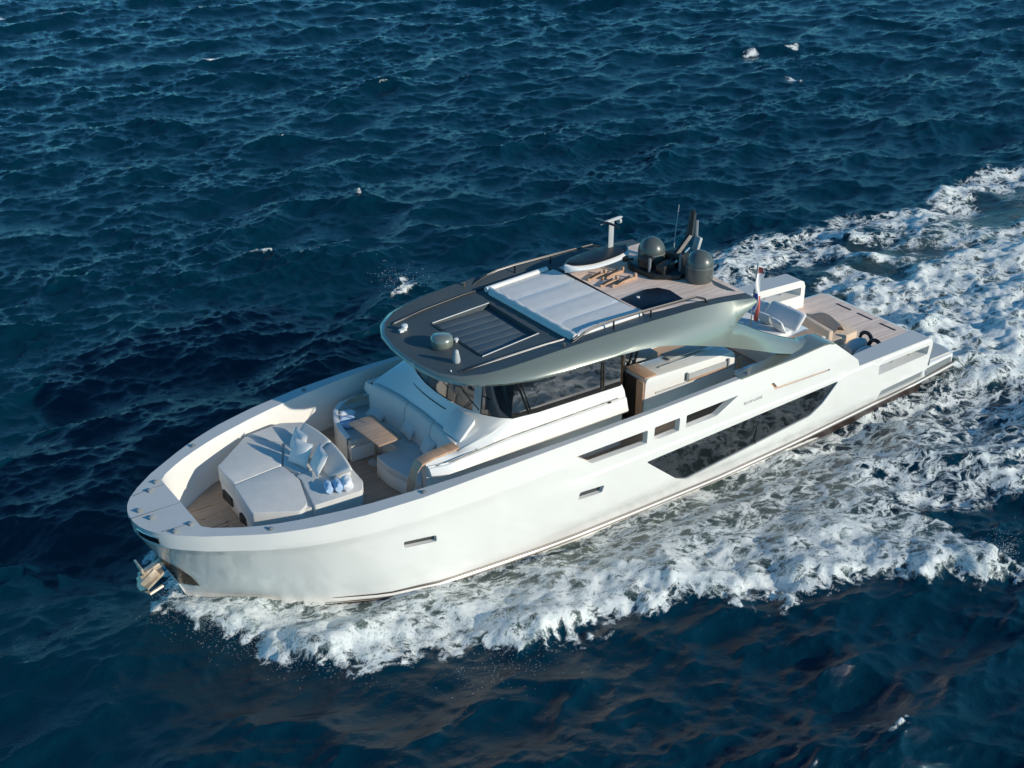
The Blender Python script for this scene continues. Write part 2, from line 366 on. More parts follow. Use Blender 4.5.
def sea_material():
    m = bpy.data.materials.new('sea_water'); m.use_nodes = True
    t = m.node_tree; N = t.nodes; L = t.links
    N.clear(); out = N.new('ShaderNodeOutputMaterial')
    def mth(op, a, b=None, c=None, clamp=False):
        n = N.new('ShaderNodeMath'); n.operation = op; n.use_clamp = clamp
        for i, v in enumerate((a, b, c)):
            if v is None: continue
            if isinstance(v, (int, float)): n.inputs[i].default_value = v
            else: L.new(v, n.inputs[i])
        return n.outputs[0]
    def mr(v, a, b, c, d, smooth=False):
        n = N.new('ShaderNodeMapRange'); n.interpolation_type = 'SMOOTHSTEP' if smooth else 'LINEAR'
        for k, x in zip(('From Min', 'From Max', 'To Min', 'To Max'), (a, b, c, d)):
            if isinstance(x, (int, float)): n.inputs[k].default_value = x
            else: L.new(x, n.inputs[k])
        L.new(v, n.inputs['Value']); return n.outputs[0]
    tc = N.new('ShaderNodeTexCoord'); P = tc.outputs['Object']
    fa = N.new('ShaderNodeAttribute'); fa.attribute_name = 'foam'; F = fa.outputs['Fac']
    aa = N.new('ShaderNodeAttribute'); aa.attribute_name = 'aerated'; AE = aa.outputs['Fac']
    def noise(scale, det, rough=.6, vec=P):
        n = N.new('ShaderNodeTexNoise'); n.inputs['Scale'].default_value = scale; n.inputs['Detail'].default_value = det
        n.inputs['Roughness'].default_value = rough; L.new(vec, n.inputs['Vector']); return n
    # warped coordinates
    def warp(vec, sc, amt):
        n = noise(sc, 3, .6, vec); s = N.new('ShaderNodeVectorMath'); s.operation = 'SUBTRACT'; L.new(n.outputs['Color'], s.inputs[0]); s.inputs[1].default_value = (.5, .5, .5)
        k = N.new('ShaderNodeVectorMath'); k.operation = 'SCALE'; k.inputs['Scale'].default_value = amt; L.new(s.outputs[0], k.inputs[0])
        a = N.new('ShaderNodeVectorMath'); a.operation = 'ADD'; L.new(vec, a.inputs[0]); L.new(k.outputs[0], a.inputs[1]); return a.outputs[0]
    W = warp(warp(P, .9, .9), 3.5, .20)
    flat = N.new('ShaderNodeVectorMath'); flat.operation = 'MULTIPLY'; flat.inputs[1].default_value = (0.75, 1.15, 0.25); L.new(W, flat.inputs[0]); WF = flat.outputs[0]
    def vor(scale):
        v = N.new('ShaderNodeTexVoronoi'); v.feature = 'DISTANCE_TO_EDGE'; v.inputs['Scale'].default_value = scale; L.new(WF, v.inputs['Vector']); return v.outputs['Distance']
    v1 = vor(1.35); v2 = vor(3.1)
    nf = noise(6.5, 6, .7, W); nb = noise(.7, 5, .6, WF); nm = noise(2.2, 4, .65, WF)
    def ridge(scale, vec, det=1.5):
        n = noise(scale, det, .55, vec); a = mth('ABSOLUTE', mth('SUBTRACT', mth('MULTIPLY', n.outputs['Fac'], 2), 1.0))
        return mr(a, 0, .42, 1, 0)
    st = N.new('ShaderNodeMapping'); st.inputs['Rotation'].default_value = (0, 0, R(20)); st.inputs['Scale'].default_value = (.75, 1.3, .5); L.new(W, st.inputs[0]); WS = st.outputs[0]
    pat = mth('ADD', mth('MULTIPLY', ridge(1.3, WS), .24), mth('MULTIPLY', ridge(3.3, WS), .27))
    pat = mth('ADD', pat, mth('MULTIPLY', ridge(8.5, WS), .28)); pat = mth('ADD', pat, mth('MULTIPLY', ridge(21, P), .21))
    def lace(v, w0): return mr(v, 0, w0, 1, 0, True)
    la = mth('MAXIMUM', lace(v1, .20), mth('MULTIPLY', lace(v2, .22), .8))
    Fm = mth('ADD', F, mth('MULTIPLY', mth('SUBTRACT', nb.outputs['Fac'], .5), .60))
    Fm = mth('ADD', Fm, mth('MULTIPLY', mth('SUBTRACT', nm.outputs['Fac'], .5), .30))
    al = mth('ADD', Fm, mth('MULTIPLY', mth('SUBTRACT', pat, .52), 1.45))
    al = mth('ADD', al, mth('MULTIPLY', mth('SUBTRACT', la, .42), .62))
    fo = mth('MULTIPLY', mr(al, .44, 1.12, 0, 1, True), mr(F, .05, .20, 0, 1), clamp=True)
    # water
    wb = N.new('ShaderNodeBsdfPrincipled'); wb.inputs['IOR'].default_value = 1.333; wb.inputs['Roughness'].default_value = .05
    r1 = noise(2.6, 6, .62, P); mp = N.new('ShaderNodeMapping'); mp.inputs['Scale'].default_value = (1, 1.7, 1); mp.inputs['Rotation'].default_value = (0, 0, R(28)); L.new(P, mp.inputs[0])
    r2 = noise(6.5, 7, .68, mp.outputs[0])
    hgt = mth('ADD', mth('MULTIPLY', r1.outputs['Fac'], .035), mth('MULTIPLY', r2.outputs['Fac'], .024))
    r3 = noise(19, 3, .6, mp.outputs[0]); hgt = mth('ADD', hgt, mth('MULTIPLY', r3.outputs['Fac'], .007))
    b1 = N.new('ShaderNodeBump'); b1.inputs['Strength'].default_value = .8; b1.inputs['Distance'].default_value = 1.0; L.new(hgt, b1.inputs['Height'])
    L.new(b1.outputs[0], wb.inputs['Normal'])
    mc = N.new('ShaderNodeMix'); mc.data_type = 'RGBA'; mc.inputs[6].default_value = (.0004, .0205, .038, 1); mc.inputs[7].default_value = (.085, .120, .098, 1)
    L.new(mth('MULTIPLY', AE, mr(nb.outputs['Fac'], .3, .7, .35, 1.0)), mc.inputs[0]); L.new(mc.outputs[2], wb.inputs['Base Color'])
    # foam
    fb = N.new('ShaderNodeBsdfPrincipled'); fb.inputs['Roughness'].default_value = .75; fb.inputs['Base Color'].default_value = (.80, .82, .79, 1); fb.inputs['IOR'].default_value = 1.33
    fc = N.new('ShaderNodeMix'); fc.data_type = 'RGBA'; fc.inputs[6].default_value = (.30, .37, .36, 1); fc.inputs[7].default_value = (.74, .76, .73, 1)
    L.new(mr(mth('ADD', pat, mth('MULTIPLY', mth('SUBTRACT', nf.outputs['Fac'], .5), .8)), .32, .70, 0, 1), fc.inputs[0]); L.new(fc.outputs[2], fb.inputs['Base Color'])
    fhh = mth('ADD', mth('MULTIPLY', pat, .014), mth('MULTIPLY', nm.outputs['Fac'], .010))
    b2 = N.new('ShaderNodeBump'); b2.inputs['Strength'].default_value = .9; b2.inputs['Distance'].default_value = 1.0; L.new(fhh, b2.inputs['Height']); L.new(b2.outputs[0], fb.inputs['Normal'])
    ms = N.new('ShaderNodeMixShader'); L.new(fo, ms.inputs[0]); L.new(wb.outputs[0], ms.inputs[1]); L.new(fb.outputs[0], ms.inputs[2]); L.new(ms.outputs[0], out.inputs[0])
    return m
sea, SEA = build_sea()
sea.data.materials.append(sea_material())

# ================================================================== YACHT
yacht = thing('motor_yacht', 'long white motor yacht with sage grey roof arch and teak decks under way', 'yacht', (0, 0, 0))
hb_t = itp([(-10.97, 0), (-10.965, .12), (-10.93, .32), (-10.86, .52), (-10.75, .72), (-10.5, 1.0), (-10.05, 1.38), (-9.5, 1.73), (-9.1, 1.98), (-8.6, 2.22), (-8.05, 2.42), (-7.2, 2.62), (-6, 2.78), (-4.5, 2.83), (-2, 2.82), (0, 2.80), (2.5, 2.74), (5, 2.68), (7.5, 2.64), (9.8, 2.60), (11, 2.52)])
hb_i = itp([(-9.95, 1.02), (-9.85, 1.16), (-9.6, 1.34), (-9.19, 1.60), (-8.6, 1.86), (-8.29, 1.97), (-7.5, 2.19), (-6.9, 2.32), (-6, 2.46), (-5, 2.57), (-4, 2.63), (-2, 2.68), (0, 2.67), (2.5, 2.60), (4.3, 2.47), (6.8, 2.2), (7.2, 2.14), (9.7, 1.98)])
z_t = itp([(-10.97, 2.22), (-9, 2.25), (-8, 2.29), (-6, 2.37), (-4.5, 2.42), (4.4, 2.44), (5.5, 2.50), (5.75, 2.46), (6.75, 1.70), (6.84, 1.50), (9.55, 1.50), (9.68, 1.44), (9.74, 1.30), (9.76, .62)])
stem = itp([(-1.0, -9.7), (-.6, -9.9), (0, -10.1), (.4, -10.22), (1.25, -10.6), (1.9, -10.93), (2.22, -10.97)])
def hullP(X, z):
    if X < -7:
        s = stem(z); x = s + (X+10.97)*(-7-s)/3.97
    else: x = X
    yc = hb_t(X)*1.0 + 0.035*min(1, hb_t(X)/1.0)
    yw = hb_w(x) if X > -10.96 else 0
    zc = 1.90 if X < -5 else 1.90
    ztt = z_t(X)
    if z >= zc: y = yc + (hb_t(X)-yc)*(z-zc)/max(.05, z_t(min(X, 5))-zc)
    elif z >= .12:
        t = (z-.12)/(zc-.12); fl = 1.0 if X < -6 else 1.0
        t2 = t**0.8
        y = yw+(yc-yw)*t2
        # shoulder of the sheer band fading aft
        f = max(0, min(1, (-2.5-X)/3)); y -= 0.03*f*(1 if z < zc-.03 else 0)*min(1, hb_t(X))
    else: y = yw*(1-.10*(.12-z)) if z > -.4 else yw*(.948-.5*(-.4-z))
    # knuckle under the side openings
    f = max(0, min(1, (X+3.2)/1.5))
    if z < 1.44 and z > .12: y += .035*f*min(1, (1.44-z)/.05)
    return (x, y, z)
HOLES_THRU = [rnd(p, .04, 3) for p in (
    [(-2.26, 2.05), (-.24, 2.04), (-.24, 1.70), (-1.80, 1.73)],
    [(-.04, 2.04), (.72, 2.04), (.72, 1.70), (-.04, 1.70)],
    [(.92, 2.03), (2.55, 2.03), (1.88, 1.70), (.92, 1.70)],
    [(7.62, 1.28), (9.60, 1.28), (9.60, 1.02), (7.66, .98)])]
WIN = rnd([(-.22, 1.20), (6.10, 1.31), (5.62, .80), (5.2, .56), (1.16, .20), (.82, .34)], .09, 4)
PORTS = [rnd([(-6.42, 1.40), (-5.70, 1.33), (-5.68, 1.16), (-6.40, 1.23)], .045, 3), rnd([(-2.08, 1.07), (-1.40, 1.02), (-1.45, .84), (-2.12, .88)], .045, 3)]
LATCH = rnd([(3.62, 2.0), (3.80, 1.78), (5.72, 1.72), (5.70, 1.77), (3.86, 1.84), (3.72, 2.0)], .015, 2)
STEP = rnd([(7.95, .42), (9.74, .50), (9.74, .29), (7.82, .22)], .05, 3)
STEMX = [-10.97, -10.968, -10.96, -10.945, -10.93, -10.9, -10.86, -10.8, -10.72, -10.6, -10.45, -10.25, -10.05, -9.8, -9.55, -9.3, -9.0, -8.7, -8.4, -8.1, -7.8, -7.5, -7.2, -6.9, -6.6, -6.3, -6, -5.6, -5.2]
def skin(mb, holes, P, xs, zlevels, topf, botz, flip, xmax):
    top = [(x, topf(x)) for x in xs]
    bot = [(x, botz) for x in reversed(xs)]
    b = top+bot; pts = list(b); edges = [(i, (i+1) % len(b)) for i in range(len(b))]
    for h in holes:
        o = len(pts); pts += h; edges += [(o+i, o+(i+1) % len(h)) for i in range(len(h))]
    for x in xs[1:-1]:
        for z in zlevels:
            if z < topf(x)-.02 and z > botz+.01:
                q = (x, z)
                if not any(pip(x, z, h) for h in holes) and all((abs(x-hx) > .03 or abs(z-hz) > .02) for h in holes for hx, hz in h): pts.append(q)
    vs, es, fs, *_ = delaunay_2d_cdt([Vector(p) for p in pts], edges, [], 0, 1e-6)
    keep = []
    for f in fs:
        cx = sum(vs[i].x for i in f)/len(f); cz = sum(vs[i].y for i in f)/len(f)
        if cz > topf(cx)+1e-4 and not pip(cx, cz, b): continue
        if not pip(cx, cz, b) or any(pip(cx, cz, h) for h in holes): continue
        keep.append(tuple(f))
    for sg in (-1, 1):
        mb.add([(lambda p: (p[0], sg*p[1], p[2]))(P(v.x, v.y)) for v in vs], [k if (sg < 0) != flip else k[::-1] for k in keep])
XS = STEMX + [round(-4.8+.4*i, 3) for i in range(26)] + [5.5, 5.62, 5.75, 6.0, 6.3, 6.6, 6.75, 6.80, 6.84, 7.1, 7.4, 7.8, 8.2, 8.6, 9.0, 9.3, 9.55, 9.62, 9.68, 9.72, 9.74, 9.76]
XS = sorted(set(XS))
def obj_hull():
    mb = MB()
    ZL = [-.65, -.4, -.2, -.05, .12, .2, .4, .65, .9, 1.15, 1.39, 1.44, 1.6, 1.75, 1.87, 1.90, 2.0, 2.15, 2.3]
    skin(mb, HOLES_THRU+[WIN]+PORTS+[LATCH, STEP], hullP, XS, ZL, z_t, -.95, False, 9.76)
    return mb
hullmb = obj_hull()
def hullY(x, z):
    a, b = -10.97, 9.7
    for _ in range(40):
        m_ = (a+b)/2
        if hullP(m_, z)[0] < x: a = m_
        else: b = m_
    return hullP(a, z)[1]
def innerP(X, z): return (X, min(hb_i(X), hullY(X, min(z, 1.9))-.05), z)
XI = [x for x in XS if x >= -9.9]; XI = [-9.95]+XI
skin(hullmb, HOLES_THRU, innerP, XI, [1.4, 1.75, 2.1], z_t, .60, True, 9.76)
# reveals of every opening
def reveal(mb, h, a, b):
    for sg in (-1, 1):
        n = len(h)
        A = [a(x, z) for x, z in h]; B = [b(x, z) for x, z in h]
        vs = [(p[0], sg*p[1], p[2]) for p in A+B]
        mb.add(vs, [(i, (i+1) % n, n+(i+1) % n, n+i) for i in range(n)])
for h in HOLES_THRU: reveal(hullmb, h, hullP, innerP)
def inset(d): return lambda X, z: (hullP(X, z)[0], hullP(X, z)[1]-d, z)
reveal(hullmb, WIN, hullP, inset(.05))
for h in PORTS+[LATCH, STEP]: reveal(hullmb, h, hullP, inset(.13))
# aft end of the bulwark, rounded corner
rows = []
for z in (.60, .8, 1.0, 1.2, 1.3):
    rows.append([(9.76, -hullP(9.76, z)[1], z), (9.76, -hb_i(9.76), z)])
for sg in (1, -1): hullmb.loft([[(x, sg*y, z) for x, y, z in r] for r in rows])
hull = obj('hull', hullmb, M['gel'], yacht, smooth=28)
# cap rail (bulwark top, low-sun shading put into its grey) and bow cap
cap = MB()
for sg in (-1, 1):
    out = [(x, sg*hb_t(x), z_t(x)) for x in XI]; inn = [(x, sg*hb_i(x), z_t(x)) for x in XI]
    cap.loft([out, inn])
front = [x for x in XS if x <= -9.95]+[-9.95]
rows = [[(x, -hb_t(x), z_t(x)), (x, -hb_t(x)*.4, z_t(x)), (x, hb_t(x)*.4, z_t(x)), (x, hb_t(x), z_t(x))] for x in front]
cap.loft(rows)
obj('cap_rail', cap, M['shadedwhite'], hull, smooth=20)
mb = MB(); mb.loft([[(-9.95, y, 2.235) for y in (-1.02, 0, 1.02)], [(-9.95, y*min(1, (hullY(-9.95, 1.25)-.06)/1.02), 1.25) for y in (-1.02, 0, 1.02)]]); obj('bow_bulkhead', mb, M['gel'], hull)
# bow deck plate seams and cleats
for cx, cy, ln_, rz_ in ((-10.46, 0, .98, 0), (-10.30, -.80, .66, -.1), (-10.30, .80, .66, .1)):
    mb = MB(); mb.box((cx, cy, 2.232), (ln_, .013, .012), rz=rz_); obj('plate_seam', mb, M['grey'], hull)
for (x, y) in ((-10.72, .16), (-10.62, -.22), (-10.28, .74), (-10.06, .98), (-10.42, -.93), (-10.07, -.86)):
    mb = MB(); mb.box((x, y, 2.25), (.13, .06, .035), rz=.2); mb.tube([(x-.07, y, 2.275), (x+.07, y, 2.28)], .016); obj('deck_cleat', mb, M['grey'], hull, bevel=.006)
# bow fairlead slot with roller (port of stem)
for sg in (-1, 1):
    mb = MB(); mb.loft([[(hullP(X, z)[0]-.008, sg*(hullP(X, z)[1]+.010), z) for X in (-10.95, -10.93, -10.9, -10.86, -10.8, -10.74)] for z in (1.97, 2.03, 2.09)]); fl_ = obj('fairlead', mb, M['black'], hull, smooth=60)
    mb = MB(); mb.tube([(hullP(X, 2.11)[0]-.012, sg*(hullP(X, 2.11)[1]+.012), 2.115) for X in (-10.95, -10.9, -10.82, -10.72)], .014, 6); obj('fairlead_lip', mb, M['steel'], fl_)
for x in (-5.9, -8.9, 2.9):
    for sg in (-1, 1):
        mb = MB(); y = sg*(hb_t(x)+hb_i(x))/2; mb.lathe([(.06, 0), (.06, .012), (.035, .016), (.034, .04), (.02, .045)], (x, y, z_t(x)+.001)); obj('deck_light', mb, M['grey'], hull)
# panels behind the openings
def panel(h, P, name, m, parent, sgs=(-1, 1)):
    for sg in sgs:
        mb = MB(); vs, es, fs, *_ = delaunay_2d_cdt([Vector(p) for p in h], [], [tuple(range(len(h)))], 1, 1e-6)
        mb.add([(P(v.x, v.y)[0], sg*P(v.x, v.y)[1], v.y) for v in vs], [tuple(f) for f in fs]); o = obj(name, mb, m, parent)
    return o
panel(WIN, inset(.035), 'hull_window', M['glass'], hull)
for h in PORTS:
    panel(h, inset(.11), 'porthole', M['glass'], hull)
panel(LATCH, inset(.05), 'door_recess', M['teakx'], hull)
panel(STEP, inset(.05), 'side_step', M['grey'], hull)
# window divider
mb = MB(); mb.box((3.35, -hullP(3.35, .8)[1]+.03, .80), (.02, .012, .78), ry=0); obj('window_divider', mb, M['black'], hull)
# waterline strakes
for nm, z, r, m in (('boot_stripe', .06, .026, 'boot'), ('spray_rail', -.01, .032, 'gel'), ('lower_stripe', -.07, .024, 'boot')):
    for sg in (-1, 1):
        mb = MB(); pts = []
        for X in [x for x in XS if x > -8.2]+[10.4, 10.95]:
            zz = z+float(np.interp(X, [-8, -6, -4, -2, 2.3, 5, 7.2, 9, 11], [.06, .0, -.12, -.22, -.27, -.15, 0, .12, .30])); p = hullP(X, zz); pts.append((p[0], sg*(p[1]+.008), p[2]))
        mb.tube(pts, [r*min(1, (i+1)/8) for i in range(len(pts))], 6); obj(nm, mb, M[m], hull)
for sg in (-1, 1):
    rows = []
    for X in [x for x in XS if -8.0 < x < 9.75]:
        zz = -.09+float(np.interp(X, [-8, -6, -4, -2, 2.3, 5, 7.2, 9, 11], [.06, .0, -.12, -.22, -.27, -.15, 0, .12, .30]))
        rows.append([(hullP(X, z)[0], sg*(hullP(X, z)[1]+.022), z) for z in (zz, zz-.25, zz-.5)])
    mb = MB(); mb.loft(rows); obj('bottom_paint', mb, M['boot'], hull)
# lettering
def letters(txt, size, loc, rot, m, parent, name='lettering'):
    cu = bpy.data.curves.new(name, 'FONT'); cu.body = txt; cu.size = size; cu.extrude = .004; cu.align_x = 'CENTER'; cu.space_character = 1.25
    tmp = bpy.data.objects.new('t', cu); COL.objects.link(tmp); dg = bpy.context.evaluated_depsgraph_get()
    me = bpy.data.meshes.new_from_object(tmp.evaluated_get(dg)); me.name = name
    bpy.data.objects.remove(tmp); o = bpy.data.objects.new(name, me); COL.objects.link(o); o.location = loc; o.rotation_euler = rot; me.materials.clear(); me.materials.append(m); o.parent = parent
    return o
letters('BLUEGAME', .105, (3.07, -hullP(3.07, 1.75)[1]-.004, 1.70), (R(90), 0, R(1.3)), M['letter'], hull)
letters('BLUEGAME', .105, (3.07, hullP(3.07, 1.75)[1]+.004, 1.70), (R(90), 0, R(180-1.3)), M['letter'], hull)

# decks
def deckpoly(x0, x1, off=.015, n=40):
    xs = np.linspace(x0, x1, n); yy = lambda x: min(hb_i(x)+off, hullY(x, 1.12)-.02)
    return [(x, -yy(x)) for x in xs]+[(x, yy(x)) for x in xs[::-1]]
mb = MB(); mb.prism(deckpoly(-9.96, 7.05), 1.12, 1.25); obj('teak_deck', mb, M['teak'], yacht)
for (a, b, c, d) in ((-9.62, -8.95, -.75, .15), (-9.62, -8.95, .25, 1.05)):
    mb = MB()
    for q in ((a, c, b, c), (b, c, b, d), (b, d, a, d), (a, d, a, c)):
        x0, y0, x1, y1 = q; mb.box(((x0+x1)/2, (y0+y1)/2, 1.256), (abs(x1-x0)+.03, abs(y1-y0)+.03, .008))
    mb.box((a+.3, (c+d)/2, 1.258), (.06, .06, .012)); obj('deck_hatch', mb, M['teakx'], yacht)
# gunwale flange in sage paint above the arch foot
xs = np.linspace(2.6, 6.0, 18)
for sg in (-1, 1):
    mb = MB(); mb.loft([[(x, sg*(hb_t(x)+.004), z_t(x)-.03), (x, sg*(hb_t(x)+.004), z_t(x)+.012), (x, sg*float(np.interp(x, [2.6, 3.4, 4.4, 5.2, 5.8, 6.0], [2.50, 2.42, 2.25, 2.12, 2.02, 2.05])), z_t(x)+.012), (x, sg*float(np.interp(x, [2.6, 3.4, 4.4, 5.2, 6.0], [2.50, 2.42, 2.25, 2.12, 2.03])), z_t(x)-.12)] for x in xs])
    obj('gunwale_flange', mb, M['green'], yacht)

# swim platform
mb = MB()
pl = rnd([(9.6, -2.52), (10.98, -2.44), (11.12, -2.2), (11.12, 2.2), (10.98, 2.44), (9.6, 2.52)], .12, 4)
mb.prism(pl, .20, .60); plat = obj('swim_platform', mb, M['gel'], yacht, bevel=.04)
mb = MB(); mb.prism([(7.0, -2.2), (9.65, -2.2), (9.65, 2.2), (7.0, 2.2)], .3, .60); obj('platform_floor', mb, M['gel'], plat)
for sg in (-1, 1):
    mb = MB(); mb.loft([[(9.78, sg*2.525, .50), (9.78, sg*2.525, .29)], [(10.6, sg*2.475, .53), (10.6, sg*2.475, .32)], [(10.86, sg*2.46, .53), (10.86, sg*2.46, .36)]]); obj('side_step', mb, M['grey'], plat)
mb = MB(); mb.prism([(7.0, -2.1), (9.7, -1.96), (9.74, -2.35), (10.92, -2.34), (11.0, -2.1), (11.0, 2.1), (10.92, 2.34), (9.74, 2.35), (9.7, 1.96), (7.0, 2.1)], .603, .625); obj('platform_teak', mb, M['teakroof'], plat)
mb = MB(); mb.prism([(9.85, -2.38), (10.9, -2.36), (10.98, -2.1), (10.98, -1.0), (9.85, -1.1)], .628, .634); obj('platform_mat', mb, M['lgrey'], plat)
for y in (-1.2, -.35, .5, 1.3):
    mb = MB(); mb.box((10.72, y, .632), (.05, .55, .012)); obj('drain_slot', mb, M['black'], plat)
mb = MB(); mb.box((10.55, -2.0, .665), (.16, .05, .03)); mb.tube([(10.47, -2.0, .70), (10.63, -2.0, .70)], .018); obj('platform_cleat', mb, M['grey'], plat)
for sg in (-1, 1):
    for x in (8.5, 9.15):
        mb = MB(); mb.tube([(x, sg*2.35, .95), (x, sg*2.35, 1.30)], .03); obj('gate_post', mb, M['steel'], yacht)

# aft bulkhead & steps between main deck and platform
mb = MB(); mb.box((7.0, 0, .93), (.12, 4.2, .66)); obj('aft_bulkhead', mb, M['gel'], yacht)
for k in range(3):
    mb = MB(); mb.box((7.25+.28*k, 1.62, 1.08-.2*k), (.30, .62, .05)); obj('boarding_step', mb, M['teakx'], yacht, bevel=.01)

# anchor
anc = MB()
anc.box((-10.74, -.04, .98), (.56, .16, .12), ry=-.35)
anc.box((-10.84, -.06, .84), (.40, .24, .20), ry=-.6)
M['anchorm'] = mat('salt_dulled_anchor_metal', (.62, .50, .38), .38, metal=.55, var=.2, noise=9)
an = obj('anchor', anc, M['anchorm'], yacht, bevel=.02)
mb = MB(); mb.box((-10.96, -.05, 1.04), (.05, .26, .16), ry=-.3); mb.tube([(-10.99, -.26, 1.16), (-10.99, .16, 1.16)], .028); obj('anchor_crown', mb, M['anchorm'], an, bevel=.015)
mb = MB()
mb.loft([[(-10.55, -.20, .92), (-10.55, .14, .92), (-10.55, .14, .86), (-10.55, -.20, .86)], [(-10.95, -.30, .74), (-10.95, .24, .74), (-10.95, .24, .68), (-10.95, -.30, .68)], [(-11.05, -.12, .60), (-11.05, .08, .60), (-11.05, .08, .57), (-11.05, -.12, .57)]], closed=True, capends=True); obj('anchor_fluke', mb, M['anchorm'], an)
mb = MB(); mb.tube([(-10.62, -.22, .62), (-10.9, -.26, .56), (-10.98, -.1, .58)], .04); obj('anchor_shank', mb, M['anchorm'], an)
mb = MB()
pk = rnd([(-.20, 1.18), (.20, 1.18), (.24, .46), (-.24, .46)], .1)
mb.loft([[(stem(z)+.02+.8*abs(y), y*.4, z) for y, z in pk], [(stem(z)+.20+.3*abs(y), y*.3, z) for y, z in pk]], closed=True, capends=False)
mb.add([(stem(z)+.20+.3*abs(y), y*.3, z) for y, z in pk], [tuple(range(len(pk)))])
obj('anchor_pocket', mb, M['bronze'], hull)
rows = []
for z in np.linspace(1.22, .40, 12):
    xm = float(np.interp(z, [.40, .7, 1.0, 1.14, 1.22], [-10.58, -10.62, -10.72, -10.82, -10.93]))
    rows.append([(hullP(X, z)[0]-.012, -hullP(X, z)[1]-.014, z) for X in np.linspace(-10.968, xm, 8)])
mb = MB(); mb.loft(rows); obj('anchor_plate', mb, M['bronze'], hull, smooth=60)

# ---------------- superstructure (coach)
L1 = lambda x: (1.92, float(np.interp(x, [-3.5, -2.6, -.3], [2.92, 2.84, 2.80])))
coach = MB()
# plan lines of the front: windscreen base curve
def ws(t, z):  # t in -1..1 across, front of the superstructure base curve
    a = abs(t)
    x = float(np.interp(a, [0, .25, .5, .75, .9, 1.0], [-3.98, -3.95, -3.86, -3.70, -3.52, -3.30])); y = 1.92*math.sin(t*math.pi/2)**1 if False else t*1.92
    return x, y
T = np.linspace(-1, 1, 25)
# dash: from the windscreen base down forward to the lounge backrest top
def backtop(t): a = abs(t); return (float(np.interp(a, [0, .5, .85, 1.0], [-4.32, -4.36, -4.48, -4.55])), t*1.86)
rows = [[ws(t, 0)+(2.90,) for t in T],
        [((ws(t, 0)[0]*.6+backtop(t)[0]*.4), t*1.93, 2.72) for t in T],
        [backtop(t)+(2.50,) for t in T],
        [(backtop(t)[0]-.02, backtop(t)[1], 1.25) for t in T]]
coach.loft(rows)
# shoulders and flanks
for sg in (-1, 1):
    xsF = ([-5.35, -5.0] if sg < 0 else [])+[-4.6, -4.2, -3.8, -3.3, -2.6, -1.8, -1.0, -.45, -.28]
    def sec(x):
        f = min(1, max(0, (x+5.35)/2.0))        # shoulder rises towards the windscreen
        e = 0 if x < -.4 else (x+.4)/.12*.05
        yi = float(np.interp(x, [-5.35, -4.6, -3.8, -3.3, -.3], [1.78, 1.84, 1.88, 1.92, 1.92]))
        zi = float(np.interp(x, [-5.35, -4.6, -4.0, -3.3, -2.6, -.3], [2.44, 2.50, 2.66, 2.90, 2.84, 2.80]))
        yo = float(np.interp(x, [-5.35, -5.0, -.3], [1.90, 2.02, 2.05]))
        return [(x, sg*yi, zi), (x, sg*(yi+(yo-yi)*.7), zi-.10), (x, sg*yo, float(np.interp(x, [-5.35, -3.5, -.3], [2.42, 2.56, 2.60]))), (x, sg*(yo+.004), float(np.interp(x, [-5.35, -3.5, -.3], [2.39, 2.53, 2.57]))),
                (x, sg*(yo+.05), float(np.interp(x, [-5.35, -3.5, -.3], [2.38, 2.50, 2.54]))), (x, sg*(yo+.14), float(np.interp(x, [-5.35, -5.0, -.3], [2.26, 2.24, 2.26]))), (x, sg*(yo+.10), float(np.interp(x, [-5.35, -5.0, -.3], [2.22, 2.18, 2.20]))), (x, sg*(yo-.08), 2.16), (x, sg*(yo-.10), 1.25)]
    rows = [sec(x) for x in xsF]; coach.loft(rows)
    coach.add(rows[-1]+[(-.28, sg*1.0, 2.8), (-.28, sg*1.0, 1.25)], [tuple([0, 1, 2, 3, 4, 5, 6, 7, 8, 10, 9])])
    x0_ = xsF[0]; coach.add(rows[0]+[(x0_, sg*1.7, 1.25), (x0_, sg*1.62, 2.42)], [tuple(range(11))])
    if sg > 0: continue
    # inner side of the shoulder facing the lounge
    coach.loft([[(-5.35, sg*1.62, 1.25), (-5.35, sg*1.62, 2.42)], [(-4.5, sg*1.66, 1.25), (-4.5, sg*1.66, 2.5)]])
    coach.loft([[(-5.35, sg*1.62, 2.42), (-5.35, sg*1.78, 2.44)], [(-4.6, sg*1.66, 2.5), (-4.6, sg*1.84, 2.5)]])
cabin = obj('cabin', coach, M['gel'], yacht, smooth=32)
# groove along the flank
for sg in (-1, 1):
    mb = MB(); mb.tube([(x, sg*float(np.interp(x, [-5.3, -5.0, -.4], [1.915, 2.035, 2.065])), float(np.interp(x, [-5.3, -3.5, -.45], [2.405, 2.547, 2.585]))) for x in np.linspace(-5.2 if sg < 0 else -4.5, -.5, 14)], .012, 6); obj('side_groove', mb, M['black'], cabin)
    mb = MB(); mb.box((-.75, sg*2.09, 2.57), (.06, .04, .03)); obj('side_latch', mb, M['black'], cabin)
    # teak arm rest curling down in front of the lounge
    if sg > 0: continue
    mb = MB(); prof = [(-4.52, 2.515), (-5.2, 2.47), (-5.42, 2.42), (-5.53, 2.28), (-5.60, 2.05), (-5.66, 1.80)]
    mb.loft([[(x, sg*1.52, z+.03), (x, sg*1.80, z+.03), (x-.02, sg*1.80, z-.03), (x-.02, sg*1.52, z-.03)] for x, z in prof], closed=True, capends=True)
    obj('teak_arm_rest', mb, M['teakx'], cabin, bevel=.008)
